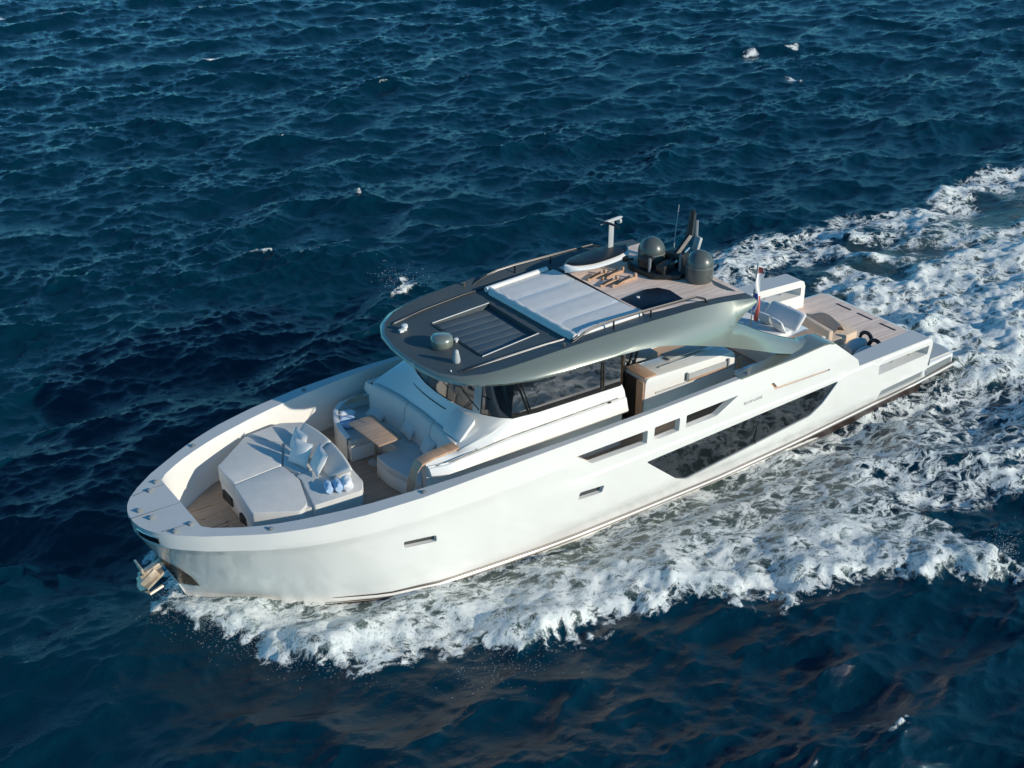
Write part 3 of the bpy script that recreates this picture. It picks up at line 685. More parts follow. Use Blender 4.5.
# glazing: windscreen and side windows with pillars
def glassrow(t, up):
    x, y = ws(t, 0); a = abs(t)
    if up == 0: return (x+.02, y*.995, 2.895)
    return (x+.14, y*.985, 3.90)
mb = MB(); mb.loft([[glassrow(t, 0) for t in T], [glassrow(t, 1) for t in T]]); obj('windscreen', mb, M['glass'], cabin)
for sg in (-1, 1):
    xw = [-3.28, -2.98, -2.6, -1.7, -.9, -.55, -.32]
    mb = MB(); mb.loft([[(x+.12*(x < -3), sg*1.89, 3.92) for x in xw], [(x, sg*1.915, L1(x)[1]-.02) for x in xw]]); obj('side_window', mb, M['sideglass'], cabin)
    for (xa, xb, r) in ((-2.82, -3.22, .022), (-2.76, -3.12, .012), (-.86, -.86, .02), (-.80, -.80, .014)):
        mb = MB(); mb.tube([(xa, sg*1.93, 2.86), (xb, sg*1.885, 3.95)], r, 6); obj('window_pillar', mb, M['blacks'] if xa < -2 else M['bronze'], cabin)
    mb = MB(); mb.loft([[(x, sg*1.935, L1(x)[1]-.01), (x, sg*1.925, L1(x)[1]+.09)] for x in xw]); obj('window_sill', mb, M['blacks'], cabin)
    mb = MB(); a = ws(-sg*-.86, 0); b = ws(-sg*-.72, 0)
    mb.loft([[(ws(sg*.62, 0)[0]-.005, ws(sg*.62, 0)[1], 2.90), (ws(sg*.72, 0)[0]-.005, ws(sg*.72, 0)[1], 2.90)], [(ws(sg*.62, 0)[0]+.11, ws(sg*.62, 0)[1]*.985, 3.8), (ws(sg*.72, 0)[0]+.11, ws(sg*.72, 0)[1]*.985, 3.8)]]); obj('screen_pillar', mb, M['lgrey'], cabin)
# wiper on the windscreen
for y in (-1.0, .2):
    mb = MB(); mb.tube([(-3.93+.05*abs(y), y, 2.93), (-3.90, y-.3, 3.25)], .012); mb.tube([(-3.90, y-.62, 3.16), (-3.90, y+.0, 3.34)], .014); obj('wiper', mb, M['black'], cabin)
# dark seam of the dash panel
mb = MB(); mb.tube([(ws(t, 0)[0]*.66+backtop(t)[0]*.34-.005, t*1.60, 2.75) for t in np.linspace(-.35, .9, 14)], .014, 6); obj('dash_seam', mb, M['black'], cabin)

# ---------------- roof
edge = [(-4.74, 0), (-4.72, .55), (-4.62, 1.15), (-4.40, 1.62), (-4.05, 1.98), (-3.6, 2.22), (-3.0, 2.40), (-2.3, 2.49), (-1.0, 2.53), (-.3, 2.54), (.4, 2.55), (1.0, 2.55), (1.6, 2.52), (2.1, 2.47), (2.45, 2.42), (2.70, 2.38), (2.95, 2.33), (3.36, 2.28)]
crease = [(-4.67, 0, 3.99), (-4.65, .55, 3.995), (-4.54, 1.13, 4.01), (-4.30, 1.56, 4.05), (-3.92, 1.84, 4.11), (-3.45, 1.97, 4.16), (-2.9, 2.04, 4.21), (-2.25, 2.08, 4.25), (-1.0, 2.12, 4.29), (-.3, 2.12, 4.285), (.4, 2.12, 4.28), (1.0, 2.12, 4.265), (1.6, 2.12, 4.25), (2.1, 2.13, 4.22), (2.45, 2.145, 4.195), (2.70, 2.165, 4.17), (2.95, 2.185, 4.145), (3.34, 2.22, 4.10)]
Cz = itp([(-.6, 3.95), (-.2, 3.92), (.4, 3.83), (.9, 3.70), (2.14, 3.31), (3.28, 2.88), (4.0, 2.60), (4.6, 2.42), (5.6, 2.36)])
Co = itp([(-.6, 2.53), (1.0, 2.55), (3.0, 2.52), (4.5, 2.53), (5.6, 2.60)])
CX = itp([(a, b) for a, b, c in crease]); CZ = itp([(a, c) for a, b, c in crease])
def camb(y, x=0):
    zc = float(np.interp(x, [-4.7, -3.5, -2.2, 3.4], [3.985, 4.10, 4.17, 4.17])); yc = max(.3, CX(x))
    t = max(0, min(1, (abs(y)-.72*yc)/(.28*yc))) if x > -4.3 else max(0, min(1, abs(y)/yc))
    return zc+(CZ(x)-zc)*t
half = []
for i, ((xe, ye), (xc, yc, zk)) in enumerate(zip(edge, crease)):
    zl = 3.88
    zo = min(4.0, zk-.04)
    if -.4 < xe < 2.5:
        cy, cz = Co(xe), Cz(xe); L_ = lambda t, b: (xe, yc+(cy-yc)*t+b, zk+(cz-zk)*t)
        half.append([(xc, yc, zk), L_(.33, .07), L_(.68, .07), (xe, cy, cz), (xe, cy-.12, cz+.01)]); continue
    if xe > 2.5:
        lo_ = {2.70: (2.36, 3.70), 2.95: (2.34, 3.84), 3.36: (2.29, 3.99)}[xe]
        half.append([(xc, yc, zk), (xe, yc+(lo_[0]-yc)*.4+.02, zk+(lo_[1]-zk)*.33), (xe, yc+(lo_[0]-yc)*.75+.02, zk+(lo_[1]-zk)*.68), (xe, lo_[0], lo_[1]), (xe, lo_[0]-.14, lo_[1]+.01)]); continue
    half.append([(xc, yc, zk), (xc*.55+xe*.45, yc*.6+ye*.4+.03, zk*.62+zo*.38), (xe, ye, zo), (xe-.01 if xe < 0 else xe, ye+.005, zo-.04), (xe*.99 if xe < 0 else xe, ye*.97, zl)])
ring = [[(x, -y, z) for x, y, z in s] for s in half[::-1]] + half[1:]
mb = MB(); mb.loft(ring)
aft = [ring[0], ring[-1]]
mb.loft([ring[0], [(3.40, ring[0][i][1]*.5, ring[0][i][2]+.004) for i in range(5)], [(3.42, 0, ring[0][i][2]+.004) for i in range(5)], [(3.40, ring[-1][i][1]*.5, ring[-1][i][2]+.004) for i in range(5)], ring[-1]])
roof = obj('roof', mb, M['green'], yacht, smooth=50)
cren = [(x, -y) for x, y, z in crease[::-1]]+[(x, y) for x, y, z in crease[1:]]
def topsheet(poly, dz, name, m, parent, n=1, holes=()):
    pts = list(poly); ed = [(i, (i+1) % len(poly)) for i in range(len(poly))]
    for h in holes: o = len(pts); pts += h; ed += [(o+i, o+(i+1) % len(h)) for i in range(len(h))]
    x0 = min(p[0] for p in poly); x1 = max(p[0] for p in poly); 
    for gx in np.arange(x0+.3, x1, .5):
        for gy in np.arange(-2.1, 2.15, .15):
            if pip(gx, gy, poly) and not any(pip(gx, gy, h) for h in holes) and all((gx-a)**2+(gy-b)**2 > .003 for a, b in pts): pts.append((gx, gy))
    vs, es, fs, *_ = delaunay_2d_cdt([Vector(p) for p in pts], ed, [], 0, 1e-6)
    mb = MB(); keep = [tuple(f) for f in fs if pip(sum(vs[i].x for i in f)/3, sum(vs[i].y for i in f)/3, poly) and not any(pip(sum(vs[i].x for i in f)/3, sum(vs[i].y for i in f)/3, h) for h in holes)]
    mb.add([(v.x, v.y, camb(v.y, v.x)+dz) for v in vs], keep); return obj(name, mb, m, parent)
HATCH = [(-3.50, -1.16), (-1.95, -1.04), (-1.95, .90), (-3.50, .84)]
topsheet(cren, .001, 'roof_deck', M['roof'], roof, holes=[HATCH])
mb = MB(); mb.prism([(x, y*.98) for x, y in cren], 3.82, 3.86); obj('ceiling', mb, M['lgrey'], roof)
# recessed sunroof
mb = MB()
for i in range(4):
    a = HATCH[i]; b = HATCH[(i+1) % 4]; mb.add([(a[0], a[1], camb(a[1], a[0])), (b[0], b[1], camb(b[1], b[0])), (b[0], b[1], 4.05), (a[0], a[1], 4.05)], [(0, 1, 2, 3)])
sr = obj('sunroof', mb, M['roof'], roof)
mb = MB(); mb.add([(x, y, 4.05) for x, y in HATCH], [(0, 1, 2, 3)])
for k in range(7):
    y = -.98+k*.28; mb.box((-2.72, y, 4.055), (1.42, .268, .016))
obj('sunroof_panel', mb, M['louvre'], sr, bevel=.004)
for (a, b) in ((HATCH[2], HATCH[3]), (HATCH[0], HATCH[1])):
    mb = MB(); mb.tube([(a[0], a[1], camb(a[1], a[0])+.012), (b[0], b[1], camb(b[1], b[0])+.012)], .013, 6)
    obj('sunroof_trim', mb, M['lgrey'], sr)
mb = MB(); mb.tube([(-3.54, .80, 4.11), (-3.52, -1.1, 4.11)], .010, 6); obj('sunroof_seal', mb, M['black'], sr)
# thin rails on the roof
for sg in (-1, 1):
    mb = MB(); mb.tube([(-4.22, sg*1.38, 4.05), (-4.14, sg*1.41, 4.075), (-3.3, sg*1.50, 4.145), (-2.2, sg*1.58, 4.20), (-1.45, sg*1.62, 4.20), (-1.35, sg*1.63, 4.18)], .017, 6); obj('roof_rail', mb, M['blacks'], roof)
    mb = MB(); mb.tube([(-4.20, sg*1.395, 4.06), (-3.3, sg*1.515, 4.13), (-2.2, sg*1.595, 4.19), (-1.4, sg*1.635, 4.19)], .012, 6); obj('rail_highlight_strip', mb, M['lgrey'], roof)
    mb = MB(); pts = [(-1.80, sg*1.90, 4.19), (-1.62, sg*1.90, 4.26), (-1.35, sg*1.88, 4.36), (-1.05, sg*1.87, 4.42), (-.6, sg*1.87, 4.44), (.45, sg*1.88, 4.43), (1.8, sg*1.90, 4.40), (2.05, sg*1.93, 4.30), (2.12, sg*1.96, 4.17)]
    mb.tube(pts, .026, 8); hr = obj('hand_rail', mb, M['blacks'], roof)
    mb = MB(); mb.tube([(x, y-.0, z+.022) for x, y, z in pts[2:-2]], .014, 6); obj('rail_top_highlight', mb, M['railhighlight'], hr)  # taupe strip paints the thin highlight along the dark rail
    for x in (-.55, .5): 
        mb = MB(); mb.tube([(x, sg*1.875, 4.17), (x, sg*1.875, 4.43)], .02, 6); obj('rail_post', mb, M['blacks'], hr)
    for x, y in ((-1.95, 2.10), (-3.55, 1.55)):
        mb = MB(); yy = sg*(y if x > -3 else 99)
        if x > -3: mb.lathe([(.055, 0), (.05, .05), (.02, .07), (.035, .10), (.03, .12)], (x, sg*1.95, 4.20)); obj('bollard_light', mb, M['bronze'], roof)
# teak roof floor
TR = [(.55, -1.62), (2.5, -1.86), (3.30, -1.95), (3.34, 0), (3.30, 1.80), (.9, 1.66), (.55, 1.62)]
topsheet(TR, .010, 'roof_teak_floor', M['teakroof'], roof)
# satellite domes, search light, radar, horns, whip aerial
def domeobj(x, y, z, r, h, m, name='satellite_dome'):
    mb = MB(); pr = [(r*.92, 0), (r*.99, .04), (r, h*.52)]
    for k in range(1, 9): a = k/9*math.pi/2; pr.append((r*math.cos(a), h*.52+(h*.48)*math.sin(a)))
    pr.append((.004, h)); mb.lathe(pr, (x, y, z), 36); o = obj(name, mb, m, roof, smooth=60)
    mb = MB(); mb.lathe([(r*1.012, h*.50), (r*1.018, h*.512), (r*1.012, h*.524)], (x, y, z), 36); obj('dome_seam', mb, M['grey'], o, smooth=60)
    return o
domeobj(2.44, .42, 4.19, .33, .76, M['dome']); domeobj(2.85, -.84, 4.19, .335, .74, M['dome'])
mb = MB(); mb.lathe([(.235, 0), (.25, .03), (.25, .13), (.235, .19), (.19, .225), (.005, .24)], (-3.86, -.13, 4.07), 32); rd = obj('radar_dome', mb, M['green'], roof, smooth=60)
mb = MB(); mb.lathe([(.27, 0), (.27, .012), (.22, .02)], (-3.86, -.13, 4.055), 32); obj('dome_base', mb, M['roof'], rd)
mb = MB(); mb.lathe([(.075, 0), (.085, .05), (.075, .12), (.055, .22), (.045, .27), (.004, .30)], (-4.03, -.98, 4.055), 20); obj('search_light', mb, M['lgrey'], roof, smooth=60)
mb = MB(); mb.lathe([(.05, 0), (.05, .06), (.07, .07), (.07, .13), (.004, .15)], (-4.12, .99, 4.05)); mb.box((-4.24, .93, 4.09), (.10, .08, .06)); obj('navigation_light', mb, M['white'], roof)
mb = MB(); mb.lathe([(.03, 0), (.03, .05), (.05, .06), (.05, .09), (.004, .1)], (-3.56, -.24, 4.09)); obj('roof_camera', mb, M['white'], roof)
mb = MB(); mb.lathe([(.014, 0), (.012, .03), (.004, .04)], (-4.34, -1.25, 4.04)); obj('roof_stud', mb, M['white'], roof)
mb = MB(); mb.tube([(3.05, .30, 4.2), (3.10, .36, 4.7), (3.42, .62, 5.5)], [.02, .014, .006], 6); obj('whip_aerial', mb, M['lgrey'], roof)
for (x, y, h) in ((2.0, -.04, .45), (2.62, -.42, .55)):
    mb = MB(); mb.tube([(x, y, 4.2), (x, y, 4.2+h)], .035, 10); mb.lathe([(.05, 0), (.05, .05), (.04, .07)], (x, y, 4.19)); obj('gps_post', mb, M['grey'], roof)
# dark equipment well between the domes with crane
mb = MB(); mb.prism([(1.85, .52), (2.05, .86), (2.9, .9), (3.3, .3), (3.2, -.55), (2.45, -.62), (1.95, -.25)], 4.19, 4.32); obj('equipment_well', mb, M['black'], roof, bevel=.04)
for (x, y, dx, dy, dz) in ((2.35, -.2, .5, .25, .22), (2.9, 0.05, .4, .5, .30), (2.1, .2, .25, .3, .30)):
    mb = MB(); mb.box((x, y, 4.3+dz/2), (dx, dy, dz), rz=.3); obj('equipment_box', mb, M['black'], roof, bevel=.04)

mb = MB(); mb.prism([(.66, -1.47), (1.78, -1.60), (1.86, -.95), (1.72, -.68), (1.45, -.60), (.62, -.70)], 4.185, 4.215); obj('solar_panel', mb, M['solar'], roof, bevel=.008)
mb = MB(); mb.lathe([(.04, 0), (.04, .02), (.004, .03)], (.98, -.86, 4.215)); obj('vent_cap', mb, M['white'], roof)
# rear arches sweeping down to the gunwale
for sg in (-1, 1):
    xs = np.linspace(2.25, 5.6, 30)
    Tz = itp([(-.6, 4.0), (0, 4.02), (2.25, 3.80), (2.5, 3.76), (2.70, 3.68), (3.14, 3.46), (3.65, 3.17), (4.36, 2.82), (5.0, 2.54), (5.6, 2.46)])
    To = itp([(2.25, 2.30), (2.7, 2.31), (3.6, 2.22), (5.0, 2.12), (5.6, 2.06)])
    rows = []
    for x in xs:
        zt, zc, yt, yc = Tz(x), Cz(x), To(x), Co(x); zm = zt*.5+zc*.5; ym = yt*.45+yc*.55+.055
        rows.append([(x, sg*yt, zt), (x, sg*(yt*.5+ym*.5+.015), zt*.75+zm*.25), (x, sg*ym, zm), (x, sg*yc, zc), (x, sg*(yc-.12), zc-.005), (x, sg*(yt-.13), zm), (x, sg*(yt-.12), zt-.02)])
    mb = MB(); mb.loft(rows, closed=True, capends=True); obj('roof_arch', mb, M['green'], yacht, smooth=42)

# ---------------- cockpit module (wet bar) and stair
mb = MB()
prof = rnd([(.57, 1.25), (3.42, 1.25), (3.42, 2.50), (.62, 2.56)], .16, 5)
mb.loft([[(x, -1.70, z) for x, z in prof], [(x, -.95, z) for x, z in prof]], closed=True, capends=True)
bar = obj('bar_counter', mb, M['gel'], yacht, bevel=.03)
mb = MB(); mb.box((.555, -1.58, 1.88), (.03, .24, 1.22)); obj('teak_panel', mb, M['teakx'], bar, bevel=.006)
mb = MB(); mb.box((.78, -1.33, 2.578), (.36, .70, .03), ry=.02); obj('teak_top', mb, M['teakx'], bar, bevel=.006)
mb = MB(); mb.box((.558, -1.21, 1.88), (.02, .46, 1.18)); obj('painted_end_void', mb, M['black'], bar)  # black sheet on the flat end, painted shade of a dark void
mb = MB(); mb.box((2.15, -1.705, 2.12), (3.2-.75, .02, .05)); mb.box((2.55, -1.715, 2.24), (1.25, .03, .17)); obj('bar_niche', mb, M['lgrey'], bar)
mb = MB(); mb.box((2.5, -1.735, 2.17), (1.2, .05, .035)); obj('teak_ledge', mb, M['teakx'], bar)
for x in (1.86, 3.16):
    mb = MB(); mb.box((x, -1.735, 2.28), (.05, .05, .20)); obj('niche_post', mb, M['grey'], bar)
mb = MB(); mb.box((2.2, -1.42, 2.572), (1.9, .02, .02)); mb.box((2.3, -1.1, 2.575), (1.2, .34, .03)); obj('counter_lid', mb, M['lgrey'], bar, bevel=.006)
mb = MB(); mb.tube([(2.7, -1.22, 2.62), (3.35, -1.22, 2.62)], .02); obj('counter_rail', mb, M['steel'], bar)
for k in range(4):
    mb = MB(); mb.box((.80+.02*k+.24*k, -.35+.0*k, 1.52+.26*k), (.28, .75, .05)); obj('stair_step', mb, M['teakx'], yacht, bevel=.008)
mb = MB(); mb.box((1.35, -.4, 1.9), (1.0, .55, 1.2)); obj('stair_base', mb, M['lgrey'], yacht, bevel=.02)
for (a, b) in (((.60, -.72, 1.3), (1.35, -.72, 4.0)), ((.60, .0, 1.3), (1.35, .0, 4.0)), ((.86, -.72, 1.6), (1.5, -.72, 4.0))):
    mb = MB(); mb.tube([a, b], .03, 8); obj('stair_rail', mb, M['black'], yacht)
# aft galley back wall under the roof and cockpit seating
mb = MB(); mb.box((.5, .45, 2.55), (.06, 3.0, 2.6)); obj('saloon_door', mb, M['glass'], yacht)
mb = MB(); mb.box((3.0, 1.75, 1.62), (3.6, .7, .74)); obj('cockpit_sofa_base', mb, M['gel'], yacht, bevel=.03)

# ================================================================== roof sun pad
sp_ = thing('roof_sun_pad', 'wide pale sun pad of four panels on the yacht roof behind the dark sunroof', 'sun pad', (-.66, -.08, 4.2))
def local(mb, o): 
    mb.v = [(x-o[0], y-o[1], z-o[2]) for x, y, z in mb.v]; return mb
LO = (-.66, -.08, 4.2)
q0, q1, q2, q3 = Vector((-1.66, -1.80)), Vector((.52, -1.70)), Vector((.36, 1.58)), Vector((-1.76, 1.36))  # port-front, port-aft, stbd-aft, stbd-front
def bil(u, v): return (q0*(1-u)+q1*u)*(1-v)+(q3*(1-u)+q2*u)*v
mb = MB(); mb.prism([tuple(bil(u, v)) for u, v in ((0.02, 0.02), (.98, .02), (.98, .98), (.02, .98))], 4.17, 4.26)
obj('pad_base', local(mb, LO), M['white'], sp_, bevel=.03)
n = 4
for k in range(n):
    v0 = .035+.93*k/n; v1 = .035+.93*(k+1)/n-.012
    rows = []
    for i in range(9):
        u = .12+.86*i/8; row = []
        for j in range(7):
            v = v0+(v1-v0)*j/6; p = bil(u, v); e = min(j, 6-j)/6*2; eu = min(i, 8-i)/8*2
            row.append((p.x, p.y, 4.258+.016*(1-(1-min(1, e*3))**2)*(1-(1-min(1, eu*5))**2)))
        rows.append(row)
    mb = MB(); mb.loft(rows); obj('pad_panel', local(mb, LO), M['awning'], sp_, smooth=60)
mb = MB(); pts = [bil(.06, v) for v in np.linspace(.0, 1.0, 25)]
mb.tube([(p.x, p.y, 4.275+.008*math.sin(i*1.7)) for i, p in enumerate(pts)], [.07+.012*math.sin(i*2.1) for i in range(25)], 12); obj('bolster', local(mb, LO), M['awning'], sp_, smooth=60)
mb = MB(); pts = [bil(u, 1.0) for u in np.linspace(.02, .9, 15)]
mb.tube([(p.x, p.y, 4.28) for p in pts], .065, 10); obj('side_bolster', local(mb, LO), M['awning'], sp_, smooth=60)

# ================================================================== foil board + cradle on the roof
fb_ = thing('foil_board', 'white hydrofoil board with black deck lying on cradles on the roof, its mast pointing up', 'foil board', (1.22, .98, 4.42), R(5))
def boardshape(L, W, z0, z1, n=22, pinch=1.0):
    rows = []
    for i in range(n+1):
        t = -1+2*i/n; hw = W/2*(1-abs(t)**2.6)**.6*pinch+.002; x = t*L/2; nose = .06*max(0, -t-.4)
        rows.append([(x, hw*math.cos(a)*1.0, (z0+z1)/2+nose+(z1-z0)/2*math.sin(a)*(abs(math.sin(a))**.2 if math.sin(a) else 1)) for a in np.linspace(0, 2*math.pi, 17)[:-1]])
    return rows
mb = MB(); mb.loft(boardshape(2.05, .78, -.06, .15), closed=True, capends=True); bh = obj('board_hull', mb, M['white'], fb_, smooth=50)
mb = MB(); mb.loft(boardshape(1.95, .70, .11, .19), closed=True, capends=True); obj('deck_pad', mb, M['black'], fb_, smooth=50)
mb = MB(); mb.loft(boardshape(.55, .30, .14, .18), closed=True, capends=True); mb.v = [(x-.58, y, z) for x, y, z in mb.v]; obj('battery_lid', mb, M['blacks'], fb_, smooth=50)
mb = MB(); mb.loft([[(.56+.085*math.cos(a), .12+.02*math.sin(a), z) for a in np.linspace(0, 2*math.pi, 13)[:-1]] for z in (.12, .5, .86)], closed=True, capends=True); fm = obj('foil_mast', mb, M['lgrey'], fb_, smooth=50)
mb = MB(); mb.tube([(.20, .12, .84), (.34, .12, .87), (.8, .12, .88), (.90, .12, .88)], [.012, .04, .045, .02], 10); obj('fuselage', mb, M['lgrey'], fm)
mb = MB(); mb.loft([[(.30+.12*abs(t)+.09*math.cos(a)*(1-.6*abs(t)), .12+.40*t, .89-.05*t*t+.012*math.sin(a)) for a in np.linspace(0, 2*math.pi, 11)[:-1]] for t in np.linspace(-1, 1, 9)], closed=True, capends=True); obj('foil_wing', mb, M['blacks'], fm)
mb = MB(); mb.tube([(.78, .12, .80), (.84, .12, .80)], .07, 14); mb.tube([(.78, .12, .80), (.78, .12, .88)], .02); obj('propeller_pod', mb, M['lgrey'], fm)
mb = MB(); mb.box((.60, -.36, .02), (.16, .10, .1), rz=.5); mb.box((.70, -.40, 0), (.20, .05, .05), rz=-.6); obj('strap_buckle', mb, M['black'], fb_)
for i, (x, y, L_, rz) in enumerate(((.95, .62, .62, .10), (1.35, .50, .75, .10), (.95, .16, .60, .10), (1.30, .02, .85, .12))):
    labs = ['forward inboard teak cradle strip under the foil board', 'aft teak cradle strip under the foil board edge', 'forward teak cradle strip next to the sun pad', 'long teak cradle strip between sun pad and dark dome well']
    t = thing('board_cradle', labs[i], 'cradle', (x, y, 4.185), rz, 'teak cradles on the roof')
    mb = MB(); mb.box((0, 0, .035), (L_, .05, .07)); obj('runner', mb, M['teakx'], t, bevel=.008)
    mb = MB(); mb.box((L_*.42, 0, .10), (.07, .07, .10)); obj('stop', mb, M['teakx'], t, bevel=.008)
    mb = MB(); mb.box((-.05, 0, .085), (L_*.7, .03, .03), rz=.25); obj('strap', mb, M['boot'], t)

# roof crane
cr = thing('deck_crane', 'folded black crane with raised arm between the two satellite domes', 'crane', (3.02, .02, 4.3))
mb = MB(); mb.lathe([(.16, 0), (.15, .2), (.12, .3)], (0, 0, 0), 16); obj('pedestal', mb, M['black'], cr)
A0, A1, A2 = Vector((-.35, -.05, .10)), Vector((.28, .02, .62)), Vector((.52, .22, 1.08))
mb = MB(); mb.tube([A0, A1], [.085, .075], 6); obj('lower_arm', mb, M['black'], cr)
mb = MB(); mb.tube([A1, A2], [.10, .085], 6); mb.tube([A2, A2+Vector((.02, .02, .08))], .05, 6); obj('upper_arm', mb, M['black'], cr)
mb = MB(); mb.tube([A0+Vector((-.05, -.14, .0)), A1+Vector((-.1, -.12, -.25))], [.035, .02], 8); obj('hydraulic_ram', mb, M['steel'], cr)
mb = MB(); mb.tube([A1+Vector((.12, -.10, -.22)), A2+Vector((.10, -.05, -.2))], .04, 6); obj('winch_cable', mb, M['grey'], cr)
mb = MB(); mb.box((.42, -.10, .42), (.10, .20, .34), ry=.3); obj('side_cover', mb, M['lgrey'], cr, bevel=.03)

# ================================================================== foredeck sun bed
SB = (-7.6, .3, 1.25)
sb = thing('sun_bed', 'large grey corner sun bed on the foredeck nearest the bow, low white base', 'sun bed', SB)
outl = [(-8.70, 1.12), (-7.66, 1.98), (-6.80, 2.08), (-6.30, 1.80), (-6.34, 0), (-6.45, -1.10), (-6.62, -1.44), (-8.02, -1.40), (-8.86, -.90), (-8.72, .30)]
mb = MB(); mb.prism([(x*.985-.115, y*.965) for x, y in outl], 1.255, 1.70); base = obj('bed_base', local(mb, SB), M['gel'], sb, bevel=.03)
mb = MB(); mb.prism([(x*.95-.385, y*.93+.02) for x, y in outl], 1.705, 1.99); obj('cushion_liner', local(mb, SB), M['fabric'], sb)
cush = dict(a=[(-8.70, 1.14), (-7.68, 1.98), (-7.15, 1.25), (-7.55, .42), (-8.70, .30)], b=[(-8.72, .28), (-7.55, .40), (-7.50, -.30), (-7.78, -1.22), (-8.02, -1.40), (-8.86, -.90)],
            c=[(-7.66, 1.99), (-6.80, 2.08), (-6.32, 1.80), (-6.33, .90), (-7.12, 1.22)], d=[(-7.11, 1.20), (-6.33, .88), (-6.36, -.10), (-7.40, -.10), (-7.53, .40)],
            e=[(-7.50, -.12), (-6.36, -.12), (-6.45, -1.12), (-6.64, -1.42), (-7.72, -1.38), (-7.48, -.32)])
for k, pl_ in cush.items():
    cx = sum(p[0] for p in pl_)/len(pl_); cy = sum(p[1] for p in pl_)/len(pl_)
    pp = [(cx+(x-cx)*.992, cy+(y-cy)*.992) for x, y in pl_]
    mb = MB(); mb.prism(rnd(pp, .06, 3), 1.70, 2.06); obj('seat_cushion', local(mb, SB), M['fabric'], sb, bevel=.045, seg=3)
for y in (.68, -.34):
    mb = MB(); x = -8.735 if y > 0 else -8.79; mb.box((x+.02, y, 1.52), (.05, .44, .20), rz=.02 if y > 0 else .12); obj('bed_locker', local(mb, SB), M['black'], sb)
# backrest (two cushions leaning)
def lean(p0, p1, depth, z0, h, th, name, m, parent, off, tilt=.35, rnds=.05):
    a = Vector(p0+(0,)); b = Vector(p1+(0,)); d = (b-a).normalized(); nrm = Vector((-d.y, d.x, 0))
    mb = MB(); rows = []
    for t in np.linspace(0, 1, 9):
        p = a+(b-a)*t; q = []
        cs = [(0, 0), (th, 0), (th*.8-h*tilt, h), (-h*tilt, h)]
        e = 1-.08*abs(2*t-1)**6
        for u, v in cs: q.append((p.x+nrm.x*u, p.y+nrm.y*u, z0+v*e))
        rows.append(q)
    mb.loft(rows, closed=True, capends=True); return obj(name, local(mb, off), m, parent, bevel=min(.045, th*.3), seg=3, smooth=60)
def slab(c, th, name, m, parent, off):
    # c: four corners (bottom a, bottom b, top b, top a); soft cushion of thickness th
    a, b, c2, d = [Vector(q) for q in c]; nrm = (b-a).cross(d-a).normalized()
    if nrm.z < 0: nrm = -nrm
    rows = []
    N = 8
    for i in range(N+1):
        u = i/N; p = a+(b-a)*u; q = d+(c2-d)*u; bow = .03*(1-(2*u-1)**2); q = q+(q-p).normalized()*bow
        rows.append([p-nrm*th, p, q, q-nrm*th])
    mb = MB(); mb.loft(rows, closed=True, capends=True); return obj(name, local(mb, off), m, parent, bevel=min(.045, th*.35), seg=3, smooth=60)
slab([(-7.05, 1.05, 2.12), (-7.0, .20, 2.12), (-6.50, .20, 2.42), (-6.58, 1.27, 2.40)], .13, 'back_cushion', M['fabric'], sb, SB)
slab([(-7.0, .18, 2.12), (-7.0, -.66, 2.12), (-6.66, -1.0, 2.40), (-6.50, .18, 2.42)], .13, 'back_cushion', M['fabric'], sb, SB)
mb = MB(); mb.prism([(-6.80, 1.1), (-6.50, 1.1), (-6.44, .20), (-6.56, -.80), (-6.80, -.7), (-6.80, .2)], 2.06, 2.22); obj('back_support', local(mb, SB), M['fabric2'], sb, bevel=.02)

def pillow(loc, rx, ry, rz, w, h, th, label, m='fabric2', grp=None, name='scatter_pillow'):
    mb = MB(); N = 12; rows = []
    top = []; 
    def P(i, j, s):
        u = -1+2*i/N; v = -1+2*j/N
        t = (max(0, 1-abs(u)**2.6)*max(0, 1-abs(v)**2.6))**.55
        k = 1-.07*(1-(abs(u)**2))*(abs(v) > .99)-.0
        pin = 1-.07*(1-u*u)*abs(v)**4; pin2 = 1-.07*(1-v*v)*abs(u)**4
        return (u*w/2*pin2, v*h/2*pin, s*th/2*t+.006*math.sin(7*u+3*v)*t)
    vs = []; fs = []
    for s in (1, -1):
        o = len(vs); vs += [P(i, j, s) for i in range(N+1) for j in range(N+1)]
        for i in range(N):
            for j in range(N):
                q = (o+i*(N+1)+j, o+(i+1)*(N+1)+j, o+(i+1)*(N+1)+j+1, o+i*(N+1)+j+1); fs.append(q if s > 0 else q[::-1])
    mb.add(vs, fs); o = obj(name, mb, M[m], None, smooth=60); o.location = loc; o.rotation_euler = (rx, ry, rz); return tag(o, label, 'pillow', grp)
G1 = 'scatter pillows on the foredeck sun bed'
pillow((-7.02, .66, 2.34), 0, R(-66), R(4), .50, .50, .18, 'pale square pillow farthest from the port rail on the sun bed, against its back cushion', grp=G1)
pillow((-7.18, .26, 2.31), 0, R(-60), R(20), .54, .54, .18, 'pale square pillow in front of the other two, leaning on the sun bed backrest', grp=G1)
pillow((-7.02, -.26, 2.33), 0, R(-60), R(-10), .54, .54, .18, 'pale square pillow nearest the port rail, leaning on the sun bed backrest beside the towel', grp=G1)

